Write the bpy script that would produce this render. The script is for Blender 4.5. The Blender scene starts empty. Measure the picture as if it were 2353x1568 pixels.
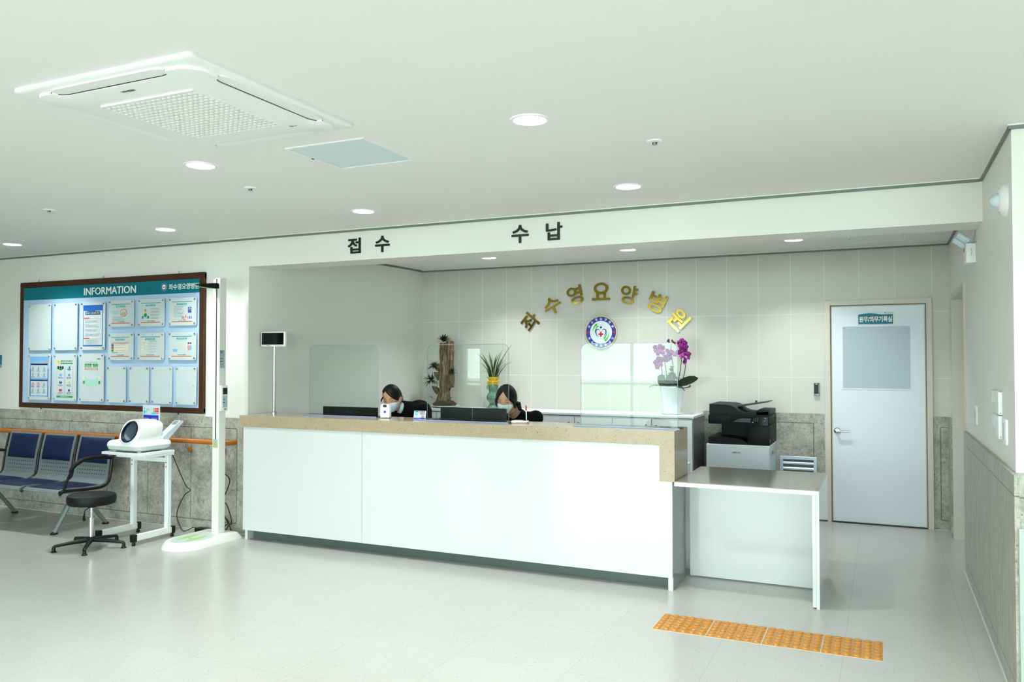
import bpy, bmesh, math, random
from mathutils import Vector, Matrix, Euler, noise
PI = math.pi
random.seed(7)
S = bpy.context.scene
COL = S.collection

# ------------------------------------------------------------------ camera, world, exposure
cam_d = bpy.data.cameras.new('camera')
cam = bpy.data.objects.new('camera', cam_d)
COL.objects.link(cam)
cam_d.sensor_width = 36.0
cam_d.lens = 36.0 * 1859.7225 / 2353.0
cam_d.clip_start = 0.05
cam.location = (4.8947, -8.1368, 1.5066)
cam.rotation_euler = (PI / 2 + 0.0232, 0.0, 0.4303)
S.camera = cam
S.view_settings.view_transform = 'Standard'
S.view_settings.look = 'None'
S.view_settings.exposure = 0.40
S.view_settings.gamma = 1.0
S.view_settings.use_curve_mapping = False
w = bpy.data.worlds.new('sky')
S.world = w
w.use_nodes = True
_bg = w.node_tree.nodes['Background']
_bg.inputs[0].default_value = (0.80, 1.0, 0.965, 1)
_bg.inputs[1].default_value = 9.2
try:
    S.cycles.max_bounces = 8
    S.cycles.diffuse_bounces = 6
    S.cycles.transparent_max_bounces = 12
    S.cycles.caustics_reflective = False
    S.cycles.caustics_refractive = False
    S.cycles.sample_clamp_indirect = 6.0
    S.cycles.use_denoising = True
except Exception:
    pass

# ------------------------------------------------------------------ materials
def lin(c):
    return tuple((x / 255 / 12.92) if x / 255 <= 0.04045 else ((x / 255 + 0.055) / 1.055) ** 2.4 for x in c)

def mat(name, col, rough=0.5, metal=0.0, spec=0.5, emit=0.0, coat=0.0, noise_amt=0.0, noise_scale=8.0, bump=0.0, bump_scale=60.0, col2=None):
    m = bpy.data.materials.new(name)
    m.use_nodes = True
    nt = m.node_tree
    b = nt.nodes['Principled BSDF']
    c = lin(col)
    b.inputs['Base Color'].default_value = (*c, 1)
    b.inputs['Roughness'].default_value = rough
    b.inputs['Metallic'].default_value = metal
    b.inputs['Specular IOR Level'].default_value = spec
    if coat:
        b.inputs['Coat Weight'].default_value = coat
        b.inputs['Coat Roughness'].default_value = 0.03
    if emit:
        b.inputs['Emission Color'].default_value = (*c, 1)
        b.inputs['Emission Strength'].default_value = emit
    if noise_amt or col2:
        g = nt.nodes.new('ShaderNodeNewGeometry')
        n = nt.nodes.new('ShaderNodeTexNoise')
        n.inputs['Scale'].default_value = noise_scale
        n.inputs['Detail'].default_value = 5
        nt.links.new(g.outputs['Position'], n.inputs['Vector'])
        r = nt.nodes.new('ShaderNodeMix')
        r.data_type = 'RGBA'
        c2 = lin(col2) if col2 else tuple(x * (1 - noise_amt) for x in c)
        r.inputs[6].default_value = (*c, 1)
        r.inputs[7].default_value = (*c2, 1)
        nt.links.new(n.outputs['Fac'], r.inputs[0])
        nt.links.new(r.outputs[2], b.inputs['Base Color'])
    if bump:
        n2 = nt.nodes.new('ShaderNodeTexNoise')
        n2.inputs['Scale'].default_value = bump_scale
        g2 = nt.nodes.new('ShaderNodeNewGeometry')
        nt.links.new(g2.outputs['Position'], n2.inputs['Vector'])
        bp = nt.nodes.new('ShaderNodeBump')
        bp.inputs['Strength'].default_value = bump
        bp.inputs['Distance'].default_value = 0.002
        nt.links.new(n2.outputs['Fac'], bp.inputs['Height'])
        nt.links.new(bp.outputs['Normal'], b.inputs['Normal'])
    return m

class NT:
    """small helper for writing node maths"""
    def __init__(s, m):
        s.nt = m.node_tree
        g = s.nt.nodes.new('ShaderNodeNewGeometry')
        x = s.nt.nodes.new('ShaderNodeSeparateXYZ')
        s.nt.links.new(g.outputs['Position'], x.inputs[0])
        s.pos = g.outputs['Position']
        s.x, s.y, s.z = x.outputs
    def m(s, op, a, b=None, c=None):
        n = s.nt.nodes.new('ShaderNodeMath')
        n.operation = op
        for i, v in enumerate((a, b, c)):
            if v is None:
                continue
            if isinstance(v, (int, float)):
                n.inputs[i].default_value = v
            else:
                s.nt.links.new(v, n.inputs[i])
        return n.outputs[0]
    def line(s, coord, start, step, width):
        """1 on a line every step metres"""
        t = s.m('DIVIDE', s.m('SUBTRACT', coord, start), step)
        f = s.m('SUBTRACT', s.m('FRACT', s.m('ADD', t, 0.5)), 0.5)
        return s.m('LESS_THAN', s.m('MULTIPLY', s.m('ABSOLUTE', f), step), width / 2)
    def at(s, coord, v, width):
        return s.m('LESS_THAN', s.m('ABSOLUTE', s.m('SUBTRACT', coord, v)), width / 2)
    def noise(s, scale, detail=4, vec=None, rough=0.5):
        n = s.nt.nodes.new('ShaderNodeTexNoise')
        n.inputs['Scale'].default_value = scale
        n.inputs['Detail'].default_value = detail
        n.inputs['Roughness'].default_value = rough
        s.nt.links.new(vec or s.pos, n.inputs['Vector'])
        return n.outputs['Fac']
    def scaled(s, v):
        n = s.nt.nodes.new('ShaderNodeMapping')
        n.inputs['Scale'].default_value = v
        s.nt.links.new(s.pos, n.inputs['Vector'])
        return n.outputs[0]
    def voro(s, scale, vec=None):
        n = s.nt.nodes.new('ShaderNodeTexVoronoi')
        n.inputs['Scale'].default_value = scale
        s.nt.links.new(vec or s.pos, n.inputs['Vector'])
        sp = s.nt.nodes.new('ShaderNodeSeparateColor')
        s.nt.links.new(n.outputs['Color'], sp.inputs[0])
        return n.outputs['Distance'], sp.outputs[0], sp.outputs[1]
    def mix(s, f, a, b):
        n = s.nt.nodes.new('ShaderNodeMix')
        n.data_type = 'RGBA'
        if isinstance(f, (int, float)):
            n.inputs[0].default_value = f
        else:
            s.nt.links.new(f, n.inputs[0])
        for i, v in ((6, a), (7, b)):
            if isinstance(v, tuple):
                n.inputs[i].default_value = (*lin(v), 1)
            else:
                s.nt.links.new(v, n.inputs[i])
        return n.outputs[2]
    def ramp(s, f, lo, hi):
        n = s.nt.nodes.new('ShaderNodeMapRange')
        s.nt.links.new(f, n.inputs[0])
        n.inputs[1].default_value = lo
        n.inputs[2].default_value = hi
        return n.outputs[0]
    def out(s, col=None, rough=None, height=None, dist=0.003, strength=1.0):
        b = s.nt.nodes['Principled BSDF']
        if col is not None:
            s.nt.links.new(col, b.inputs['Base Color'])
        if rough is not None:
            s.nt.links.new(rough, b.inputs['Roughness'])
        if height is not None:
            bp = s.nt.nodes.new('ShaderNodeBump')
            bp.inputs['Strength'].default_value = strength
            bp.inputs['Distance'].default_value = dist
            s.nt.links.new(height, bp.inputs['Height'])
            s.nt.links.new(bp.outputs['Normal'], b.inputs['Normal'])

def floor_mat():
    m = mat('speckled vinyl floor', (210, 210, 208), 0.24, spec=0.42)
    n = NT(m)
    d, r, g = n.voro(46, n.scaled((1, 0.75, 1)))
    speck = n.m('MULTIPLY', n.m('LESS_THAN', n.m('ADD', d, n.m('MULTIPLY', n.noise(180, 2), .12)), 0.17), n.m('GREATER_THAN', r, 0.55))
    d2, r2, g2 = n.voro(115)
    speck2 = n.m('MULTIPLY', n.m('LESS_THAN', d2, 0.16), n.m('GREATER_THAN', r2, 0.6))
    base = n.mix(n.noise(3.0), (180, 179, 175), (171, 170, 166))
    base = n.mix(n.m('MULTIPLY', n.noise(60, 3), 0.35), base, (163, 162, 159))
    c = n.mix(n.m('MULTIPLY', speck2, 0.34), base, (110, 108, 105))
    c = n.mix(n.m('MULTIPLY', speck, 0.6), c, (70, 68, 66))
    ln = n.m('MAXIMUM', n.line(n.x, 5.293, 0.6, 0.0028), n.line(n.y, -0.872, 0.596, 0.0024))
    c = n.mix(n.m('MULTIPLY', ln, 0.5), c, (140, 142, 138))
    n.out(c, rough=n.m('ADD', n.m('MULTIPLY', n.noise(5), 0.10), 0.17))
    return m

def tile_mat():
    m = mat('beige wall tile', (200, 200, 195), 0.32, spec=0.4)
    n = NT(m)
    gx = n.line(n.x, 0.1926, 0.3, 0.0055)
    gz = n.line(n.z, 1.3395, 0.6011, 0.0055)
    g = n.m('MAXIMUM', gx, gz)
    base = n.mix(n.noise(2.2, 6), (206, 205, 197), (196, 193, 183))
    base = n.mix(n.m('MULTIPLY', n.noise(90, 2), 0.25), base, (186, 184, 175))
    c = n.mix(g, base, (222, 224, 220))
    n.out(c, height=n.m('MULTIPLY', g, -1.0), dist=0.001)
    return m

def granite_mat(name, hz, vx=None, vstep=None, v_at=(), axis='x', vlo=0.087, vhi=0.905, hmin=None, hmax=None, streak=False):
    m = mat(name, (150, 150, 140), 0.38, spec=0.4)
    n = NT(m)
    vec = n.scaled((1, 1, 1)) if not streak else n.scaled((1, 5.0, 0.8))
    a = n.ramp(n.noise(7, 9, vec, 0.65), 0.36, 0.66)
    c = n.mix(a, (138, 134, 122), (186, 183, 173))
    b = n.ramp(n.noise(26, 6, vec, 0.7), 0.5, 0.62)
    c = n.mix(n.m('MULTIPLY', b, 0.55), c, (188, 188, 180))
    d = n.ramp(n.noise(19, 5, vec, 0.6), 0.58, 0.68)
    c = n.mix(n.m('MULTIPLY', d, 0.55), c, (112, 110, 98))
    e = n.ramp(n.noise(3.3, 4, vec), 0.5, 0.75)
    c = n.mix(n.m('MULTIPLY', e, 0.4), c, (128, 138, 126))
    e2 = n.ramp(n.noise(70, 5, vec, 0.75), 0.50, 0.60)
    c = n.mix(n.m('MULTIPLY', e2, 0.35), c, (96, 92, 80))
    e3 = n.ramp(n.noise(42, 8, vec, 0.8), 0.56, 0.62)
    c = n.mix(n.m('MULTIPLY', e3, 0.5), c, (206, 206, 198))
    dd, rr, gg = n.voro(48, vec)
    sp = n.m('MULTIPLY', n.m('LESS_THAN', dd, 0.2), n.m('GREATER_THAN', rr, 0.72))
    c = n.mix(n.m('MULTIPLY', sp, 0.6), c, (72, 70, 62))
    co = n.x if axis == 'x' else n.y
    L = None
    for z in hz:
        t = n.at(n.z, z, 0.0065)
        if hmin is not None:
            t = n.m('MULTIPLY', t, n.m('GREATER_THAN', co, hmin))
        if hmax is not None:
            t = n.m('MULTIPLY', t, n.m('LESS_THAN', co, hmax))
        L = t if L is None else n.m('MAXIMUM', L, t)
    inz = n.m('MULTIPLY', n.m('GREATER_THAN', n.z, vlo), n.m('LESS_THAN', n.z, vhi))
    if vstep:
        t = n.m('MULTIPLY', n.line(co, vx, vstep, 0.006), inz)
        if hmax is not None:
            t = n.m('MULTIPLY', t, n.m('LESS_THAN', co, hmax + 0.01))
        L = n.m('MAXIMUM', L, t)
    for v in v_at:
        L = n.m('MAXIMUM', L, n.m('MULTIPLY', n.at(co, v, 0.008), inz))
    c = n.mix(n.m('MULTIPLY', L, 0.8), c, (80, 78, 66))
    n.out(c, height=n.m('MULTIPLY', L, -1.0), dist=0.002)
    return m

def quartz_mat():
    m = mat('beige quartz', (205, 190, 152), 0.14, spec=0.5)
    n = NT(m)
    d, r, g = n.voro(62)
    sp = n.m('MULTIPLY', n.m('LESS_THAN', n.m('ADD', d, n.m('MULTIPLY', n.noise(200, 2), .16)), 0.25), n.m('GREATER_THAN', r, 0.5))
    d2, r2, g2 = n.voro(30)
    sp2 = n.m('MULTIPLY', n.m('LESS_THAN', n.m('ADD', d2, n.m('MULTIPLY', n.noise(150, 2), .14)), 0.165), n.m('GREATER_THAN', r2, 0.45))
    d3, r3, g3 = n.voro(80)
    lt = n.m('MULTIPLY', n.m('LESS_THAN', d3, 0.3), n.m('GREATER_THAN', r3, 0.75))
    c = n.mix(n.noise(9, 5), (174, 158, 134), (162, 145, 119))
    c = n.mix(n.m('MULTIPLY', lt, 0.18), c, (226, 214, 190))
    c = n.mix(n.m('MULTIPLY', sp, 0.85), c, (112, 80, 40))
    c = n.mix(sp2, c, (98, 70, 32))
    n.out(c)
    return m

def perf_mat():
    """silver sheet with rows of punched holes (object coordinates)"""
    m = mat('perforated silver sheet', (150, 158, 160), 0.42, metal=0.6)
    n = NT(m)
    tc = n.nt.nodes.new('ShaderNodeTexCoord')
    sx = n.nt.nodes.new('ShaderNodeSeparateXYZ')
    n.nt.links.new(tc.outputs['Object'], sx.inputs[0])
    x, y, z = sx.outputs
    def cell(c, step):
        t = n.m('DIVIDE', c, step)
        return n.m('MULTIPLY', n.m('SUBTRACT', n.m('FRACT', t), 0.5), step)
    cx, cz = cell(x, 0.032), cell(z, 0.034)
    r = n.m('SQRT', n.m('ADD', n.m('POWER', cx, 2.0), n.m('POWER', cz, 2.0)))
    h = n.m('LESS_THAN', r, 0.0052)
    h = n.m('MULTIPLY', h, n.m('MULTIPLY', n.m('GREATER_THAN', z, 0.425), n.m('LESS_THAN', z, 0.60)))
    h = n.m('MULTIPLY', h, n.m('LESS_THAN', n.m('ABSOLUTE', x), 0.192))
    c = n.mix(h, (138, 148, 152), (14, 18, 20))
    n.out(c)
    return m

def acrylic_mat(name, tint, tint_amt=0.97, fres=1.45, rough=0.0):
    m = bpy.data.materials.new(name)
    m.use_nodes = True
    nt = m.node_tree
    nt.nodes.clear()
    o = nt.nodes.new('ShaderNodeOutputMaterial')
    tr = nt.nodes.new('ShaderNodeBsdfTransparent')
    tr.inputs[0].default_value = (*[x * tint_amt for x in tint], 1)
    gl = nt.nodes.new('ShaderNodeBsdfGlossy')
    gl.inputs['Roughness'].default_value = rough
    fr = nt.nodes.new('ShaderNodeFresnel')
    fr.inputs[0].default_value = fres
    mx = nt.nodes.new('ShaderNodeMixShader')
    nt.links.new(fr.outputs[0], mx.inputs[0])
    nt.links.new(tr.outputs[0], mx.inputs[1])
    nt.links.new(gl.outputs[0], mx.inputs[2])
    nt.links.new(mx.outputs[0], o.inputs[0])
    return m

M = {}
M['wall'] = mat('painted wall', (226, 226, 220), 0.42, spec=0.35, bump=0.12, bump_scale=40)
M['beam'] = M['wall']
M['ceil'] = mat('painted ceiling', (234, 233, 230), 0.6, spec=0.2, noise_amt=0.03, noise_scale=1.5)
M['trimgrey'] = mat('grey shadow gap', (112, 122, 118), 0.5)
M['trimwhite'] = mat('white edge bead', (232, 234, 230), 0.4)
M['floor'] = floor_mat()
M['tile'] = tile_mat()
M['gr_front'] = granite_mat('speckled stone cladding', (0.905, 0.087), -2.898, 0.5352, axis='x', hmax=-0.222)
M['gr_back'] = granite_mat('stone cladding behind printer', (0.91, 0.087), axis='x', v_at=(4.291,), hmax=4.291)
M['gr_back2'] = granite_mat('stone cladding in corner', (0.905, 0.087), axis='x', v_at=(5.347,), hmin=5.347)
M['gr_right'] = granite_mat('stone cladding at right', (0.91, 0.087), -1.99, 0.52, axis='y', hmax=-1.66, streak=True)
M['gr_end'] = granite_mat('stone cladding at wall end', (0.905, 0.087))
M['quartz'] = quartz_mat()
M['white_gloss'] = mat('white high gloss laminate', (208, 210, 210), 0.08, spec=0.5, coat=0.4)
M['white'] = mat('white plastic', (235, 236, 236), 0.42)
M['white_paint'] = mat('white painted metal', (232, 236, 238), 0.32)
M['offwhite'] = mat('ivory plastic', (228, 230, 222), 0.38)
M['cab_grey'] = mat('pale grey laminate', (224, 228, 232), 0.3)
M['side_grey'] = mat('grey laminate with end shade', (122, 128, 126), 0.22)  # shade of the right-facing ends is put into this grey
M['kick'] = mat('dark grey plinth', (86, 98, 94), 0.3)
M['steel_top'] = mat('grey glossy worktop', (124, 122, 116), 0.12, spec=0.6)
M['dark_gap'] = mat('dark joint', (40, 44, 44), 0.6)
M['chrome'] = mat('chrome', (205, 210, 212), 0.12, metal=1.0)
M['brushed'] = mat('brushed steel', (176, 182, 184), 0.32, metal=0.9)
M['silver'] = mat('silver paint', (128, 136, 138), 0.35, metal=0.5)
M['alu'] = mat('aluminium', (196, 208, 220), 0.3, metal=0.6)
M['black'] = mat('black plastic', (11, 12, 13), 0.42, spec=0.35)
M['black_gloss'] = mat('black glass', (6, 6, 8), 0.12, spec=0.3)
M['black_soft'] = mat('black vinyl', (9, 10, 11), 0.55, spec=0.3, bump=0.1)
M['charcoal'] = mat('charcoal plastic', (10, 15, 17), 0.5, spec=0.22)
M['monitor'] = mat('monitor back', (10, 17, 20), 0.4, spec=0.35)
M['navy'] = mat('navy vinyl', (12, 27, 62), 0.5, spec=0.3, bump=0.15, bump_scale=120)
M['navy_ring'] = mat('navy ring', (14, 22, 50), 0.3)
M['perf'] = perf_mat()
M['gold'] = mat('polished gold', (198, 170, 78), 0.07, metal=1.0)
M['brass'] = mat('brass rim', (220, 205, 150), 0.2, metal=0.9)
M['blue_ink'] = mat('royal blue enamel', (34, 40, 150), 0.4)
M['navy_ink'] = mat('navy ink', (22, 26, 110), 0.4)
M['green_ink'] = mat('green ink', (66, 182, 44), 0.4)
M['red_ink'] = mat('red ink', (200, 20, 26), 0.4)
M['white_ink'] = mat('white enamel', (226, 234, 242), 0.35)
M['black_ink'] = mat('black lettering', (16, 16, 16), 0.45)
M['wood_rail'] = mat('orange wood rail', (190, 112, 38), 0.32, noise_scale=20, col2=(164, 88, 22))
M['frame_brown'] = mat('brown wood frame', (74, 44, 24), 0.45, spec=0.3, noise_scale=12, col2=(56, 32, 18))
M['teal'] = mat('teal print', (0, 108, 124), 0.4, spec=0.3)
M['board'] = mat('pale blue board', (170, 195, 224), 0.5, spec=0.3)
M['acry_panel'] = mat('clear sleeve over white', (196, 206, 208), 0.22, spec=0.5)
M['paper'] = mat('white paper', (196, 206, 214), 0.5)
M['print_blue'] = mat('blue print', (20, 96, 180), 0.5)
M['print_sky'] = mat('sky blue print', (120, 176, 226), 0.5)
M['print_teal'] = mat('teal print small', (52, 160, 160), 0.5)
M['print_bar'] = mat('steel blue print', (72, 140, 165), 0.5)
M['print_orange'] = mat('orange print', (205, 96, 44), 0.5)
M['print_dark'] = mat('dark print', (44, 52, 62), 0.5)
M['print_grey'] = mat('grey print', (140, 148, 154), 0.5)
M['print_green'] = mat('green print', (30, 150, 70), 0.5)
M['print_red'] = mat('red print', (196, 62, 58), 0.5)
M['print_cream'] = mat('cream print', (222, 212, 196), 0.5)
M['print_gold'] = mat('ochre print', (196, 160, 60), 0.5)
M['print_mint'] = mat('mint print', (160, 214, 192), 0.5)
M['print_pink'] = mat('pink print', (226, 130, 150), 0.5)
M['print_skin'] = mat('skin tone print', (232, 196, 168), 0.5)
M['print_royal'] = mat('royal blue print', (22, 44, 168), 0.5)
M['print_cyan'] = mat('cyan print', (60, 190, 220), 0.5)
M['print_navy'] = mat('navy print', (26, 44, 92), 0.5)
M['print_yellow'] = mat('yellow print', (222, 190, 40), 0.5)
M['label_grey'] = mat('grey label', (172, 186, 194), 0.5)
M['label_yellow'] = mat('yellow label', (200, 180, 60), 0.5)
M['door'] = mat('white door leaf', (220, 228, 234), 0.34, spec=0.4)
M['frosted'] = mat('frosted pane', (156, 170, 182), 0.28, spec=0.5)
M['jamb'] = mat('beige door frame', (204, 196, 184), 0.4)
M['jamb_dark'] = mat('bronze gasket', (110, 100, 78), 0.5)
M['lamp'] = mat('lit diffuser', (245, 255, 255), 0.5, emit=9.0)
M['tactile'] = mat('amber tactile rubber', (188, 132, 58), 0.3, noise_scale=14, col2=(176, 118, 42))
M['grout_white'] = mat('white joint', (200, 202, 198), 0.5)
M['hatch'] = mat('pale blue hatch', (212, 226, 230), 0.4)
M['shell_grey'] = mat('pale grey shell', (190, 196, 194), 0.35)
M['skin'] = mat('skin', (196, 146, 114), 0.5, spec=0.3)
M['hair'] = mat('dark hair', (9, 7, 7), 0.5, spec=0.25)
M['mask_blue'] = mat('pale blue mask', (206, 220, 232), 0.7)
M['mask_white'] = mat('white mask', (226, 230, 236), 0.7)
M['cloth_black'] = mat('black cloth', (6, 6, 8), 0.9, spec=0.15)
M['cloth_pale'] = mat('pale blue cloth', (180, 200, 206), 0.8)
M['knit'] = mat('beige knit', (150, 128, 104), 0.9)
M['leaf'] = mat('dark green leaf', (38, 62, 34), 0.4, noise_scale=14, col2=(24, 44, 26))
M['leaf_mid'] = mat('green blade', (58, 84, 44), 0.4, noise_scale=20, col2=(34, 58, 34))
M['leaf_edge'] = mat('pale striped blade', (108, 124, 66), 0.42)
def bark_mat():
    m = mat('weathered driftwood', (134, 110, 84), 0.75, spec=.2)
    n = NT(m)
    st = n.ramp(n.noise(55, 6, n.scaled((1, 1, .12)), .65), .36, .66)
    c = n.mix(st, (62, 46, 32), (164, 138, 104))
    c = n.mix(n.m('MULTIPLY', n.ramp(n.noise(14, 4), .45, .65), .6), c, (58, 46, 36))
    n.out(c, height=st, dist=.006)
    return m
M['bark_old'] = mat('driftwood', (134, 110, 84), 0.7, noise_scale=18, col2=(78, 62, 46), bump=0.9, bump_scale=35)
M['bark'] = bark_mat()
M['bark_dark'] = mat('dark root', (58, 46, 36), 0.8, bump=0.8, bump_scale=40)
M['bark_cut'] = mat('cut wood', (168, 116, 66), 0.6)
M['root'] = mat('pale roots', (122, 110, 90), 0.8)
M['celadon'] = mat('celadon glaze', (104, 134, 118), 0.16, noise_scale=12, col2=(86, 116, 100), spec=0.6)
M['yellow_glaze'] = mat('yellow glaze', (216, 178, 20), 0.3)
M['dish'] = mat('pale green dish', (214, 226, 204), 0.3)
M['pot'] = mat('white pot', (226, 230, 232), 0.25)
M['magenta'] = mat('magenta petals', (160, 14, 150), 0.5, noise_scale=40, col2=(120, 10, 110))
M['magenta_dark'] = mat('dark buds', (96, 8, 48), 0.5)
M['soil'] = mat('dark soil', (36, 34, 26), 0.9)
M['stem'] = mat('green stem', (58, 76, 40), 0.5)
M['screen_glass'] = acrylic_mat('clear acrylic screen', (0.965, 1.0, 0.99), 0.985, 1.33)
M['acrylic_edge'] = acrylic_mat('acrylic base', (0.93, 0.96, 1.0), 0.97, 1.4, 0.05)
M['edge_blue'] = mat('bluish cut acrylic edge', (148, 160, 192), 0.2)
M['edge_green'] = mat('greenish cut acrylic edge', (140, 164, 168), 0.2)
M['lens'] = acrylic_mat('clear lens', (0.9, 0.95, 0.97), 0.95, 1.5, 0.05)
M['lampgrey'] = mat('pale lens plastic', (200, 212, 220), 0.2)
M['foot_green'] = mat('green footprint', (168, 206, 110), 0.5)
M['scale_top'] = mat('scale platform', (196, 210, 208), 0.4)
M['out_green'] = mat('garden outside', (120, 150, 110), 0.9)
M['out_pave'] = mat('paving outside', (190, 190, 184), 0.9)

# ------------------------------------------------------------------ mesh helper
class MB:
    def __init__(s):
        s.bm = bmesh.new()
        s.mats = []
        s.mi = 0
    def use(s, m):
        m = M[m] if isinstance(m, str) else m
        if m not in s.mats:
            s.mats.append(m)
        s.mi = s.mats.index(m)
        return s
    def _add(s, verts, faces, mx=None):
        vs = [s.bm.verts.new(mx @ Vector(v) if mx else v) for v in verts]
        for f in faces:
            try:
                fc = s.bm.faces.new([vs[i] for i in f])
                fc.material_index = s.mi
            except ValueError:
                pass
        return s
    def box(s, x0, x1, y0, y1, z0, z1, bev=0.0, seg=2, mx=None):
        if x0 > x1: x0, x1 = x1, x0
        if y0 > y1: y0, y1 = y1, y0
        if z0 > z1: z0, z1 = z1, z0
        b = bmesh.new()
        vs = [b.verts.new((x, y, z)) for x in (x0, x1) for y in (y0, y1) for z in (z0, z1)]
        for f in ((0, 1, 3, 2), (4, 6, 7, 5), (0, 4, 5, 1), (2, 3, 7, 6), (0, 2, 6, 4), (1, 5, 7, 3)):
            b.faces.new([vs[i] for i in f])
        if bev > 0:
            bev = min(bev, 0.49 * min(x1 - x0, y1 - y0, z1 - z0))
            bmesh.ops.bevel(b, geom=list(b.edges), offset=bev, segments=seg, profile=0.5, affect='EDGES')
        return s._merge(b, mx)
    def _merge(s, b, mx=None):
        b.verts.index_update()
        vs = [s.bm.verts.new(mx @ v.co if mx else v.co) for v in b.verts]
        for f in b.faces:
            try:
                fc = s.bm.faces.new([vs[v.index] for v in f.verts])
                fc.material_index = s.mi
            except ValueError:
                pass
        b.free()
        return s
    def prism(s, pts, axis, a, b, mx=None):
        """pts 2D polygon; axis 'y': pts=(x,z); 'z': pts=(x,y); 'x': pts=(y,z)"""
        def p(q, t):
            return {'y': (q[0], t, q[1]), 'z': (q[0], q[1], t), 'x': (t, q[0], q[1])}[axis]
        n = len(pts)
        v = [p(q, a) for q in pts] + [p(q, b) for q in pts]
        f = [list(range(n)), list(range(2 * n - 1, n - 1, -1))]
        f += [[i, i + n, (i + 1) % n + n, (i + 1) % n] for i in range(n)]
        return s._add(v, f, mx)
    def lathe(s, prof, c=(0, 0, 0), n=32, ax='z', mx=None, wob=None, cap=True):
        v, f = [], []
        for (r, h) in prof:
            for i in range(n):
                a = 2 * PI * i / n
                rr = r * (1 + (wob(a, h) if wob else 0))
                x, y = rr * math.cos(a), rr * math.sin(a)
                q = {'z': (x, y, h), 'y': (x, h, y), 'x': (h, x, y)}[ax]
                v.append((q[0] + c[0], q[1] + c[1], q[2] + c[2]))
        k = len(prof)
        for j in range(k - 1):
            for i in range(n):
                f.append([j * n + i, j * n + (i + 1) % n, (j + 1) * n + (i + 1) % n, (j + 1) * n + i])
        if cap and prof[0][0] > 1e-6: f.append(list(range(n - 1, -1, -1)))
        if cap and prof[-1][0] > 1e-6: f.append([(k - 1) * n + i for i in range(n)])
        return s._add(v, f, mx)
    def cyl(s, c, r, h, ax='z', n=24, r2=None, mx=None):
        return s.lathe([(r, 0), (r if r2 is None else r2, h)], c, n, ax, mx)
    def tube(s, pts, r, n=10, flat=1.0, cap=True, mx=None):
        pts = [Vector(p) for p in pts]
        rs = r if isinstance(r, (list, tuple)) else [r] * len(pts)
        v, f = [], []
        up = Vector((0, 0, 1))
        t0 = (pts[1] - pts[0]).normalized()
        if abs(t0.dot(up)) > 0.95: up = Vector((0, 1, 0))
        side = t0.cross(up).normalized()
        for i, p in enumerate(pts):
            if i == 0: t = pts[1] - pts[0]
            elif i == len(pts) - 1: t = pts[-1] - pts[-2]
            else: t = (pts[i + 1] - pts[i]).normalized() + (pts[i] - pts[i - 1]).normalized()
            t.normalize()
            side = (side - t * side.dot(t)).normalized()
            u = side.cross(t).normalized()
            for k in range(n):
                a = 2 * PI * k / n
                v.append(p + side * math.cos(a) * rs[i] + u * math.sin(a) * rs[i] * flat)
        m_ = len(pts)
        for j in range(m_ - 1):
            for i in range(n):
                f.append([j * n + i, j * n + (i + 1) % n, (j + 1) * n + (i + 1) % n, (j + 1) * n + i])
        if cap:
            f.append(list(range(n - 1, -1, -1)))
            f.append([(m_ - 1) * n + i for i in range(n)])
        return s._add(v, f, mx)
    def ball(s, c, r, n=20, mx=None):
        rx, ry, rz = (r, r, r) if isinstance(r, (int, float)) else r
        v, f = [], []
        m_ = n // 2
        for j in range(1, m_):
            t = PI * j / m_
            for i in range(n):
                a = 2 * PI * i / n
                v.append((c[0] + rx * math.sin(t) * math.cos(a), c[1] + ry * math.sin(t) * math.sin(a), c[2] + rz * math.cos(t)))
        top, bot = len(v), len(v) + 1
        v += [(c[0], c[1], c[2] + rz), (c[0], c[1], c[2] - rz)]
        for j in range(m_ - 2):
            for i in range(n):
                f.append([j * n + i, (j + 1) * n + i, (j + 1) * n + (i + 1) % n, j * n + (i + 1) % n])
        for i in range(n):
            f.append([top, i, (i + 1) % n])
            f.append([bot, (m_ - 2) * n + (i + 1) % n, (m_ - 2) * n + i])
        return s._add(v, f, mx)
    def strip(s, pts, widths, side, fold=0.0, mx=None):
        """leaf blade: centre line, half widths, side vector"""
        v, f = [], []
        side = Vector(side).normalized()
        for p, w_ in zip(pts, widths):
            p = Vector(p)
            v += [p - side * w_ + Vector((0, 0, fold * w_)), p, p + side * w_ + Vector((0, 0, fold * w_))]
        for i in range(len(pts) - 1):
            a = i * 3
            f += [[a, a + 1, a + 4, a + 3], [a + 1, a + 2, a + 5, a + 4]]
        return s._add(v, f, mx)
    def text(s, body, box_, mx, depth=0.001, bold=0.0, keep=False, heavy=0.0):
        """body fitted into box_ (x0,y0,x1,y1) of the local XY plane, then mx"""
        vs, fs = text_geo(body, bold)
        xs = [v[0] for v in vs]; ys = [v[1] for v in vs]
        x0, x1, y0, y1 = min(xs), max(xs), min(ys), max(ys)
        bx0, by0, bx1, by1 = box_
        sx = (bx1 - bx0) / max(x1 - x0, 1e-6); sy = (by1 - by0) / max(y1 - y0, 1e-6)
        if keep:
            sx = sy = min(sx, sy)
            bx0 = (bx0 + bx1) / 2 - (x1 - x0) * sx / 2
            by0 = (by0 + by1) / 2 - (y1 - y0) * sy / 2
        out = [((v[0] - x0) * sx + bx0, (v[1] - y0) * sy + by0, depth * (v[2] + 1) / 2) for v in vs]
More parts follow.
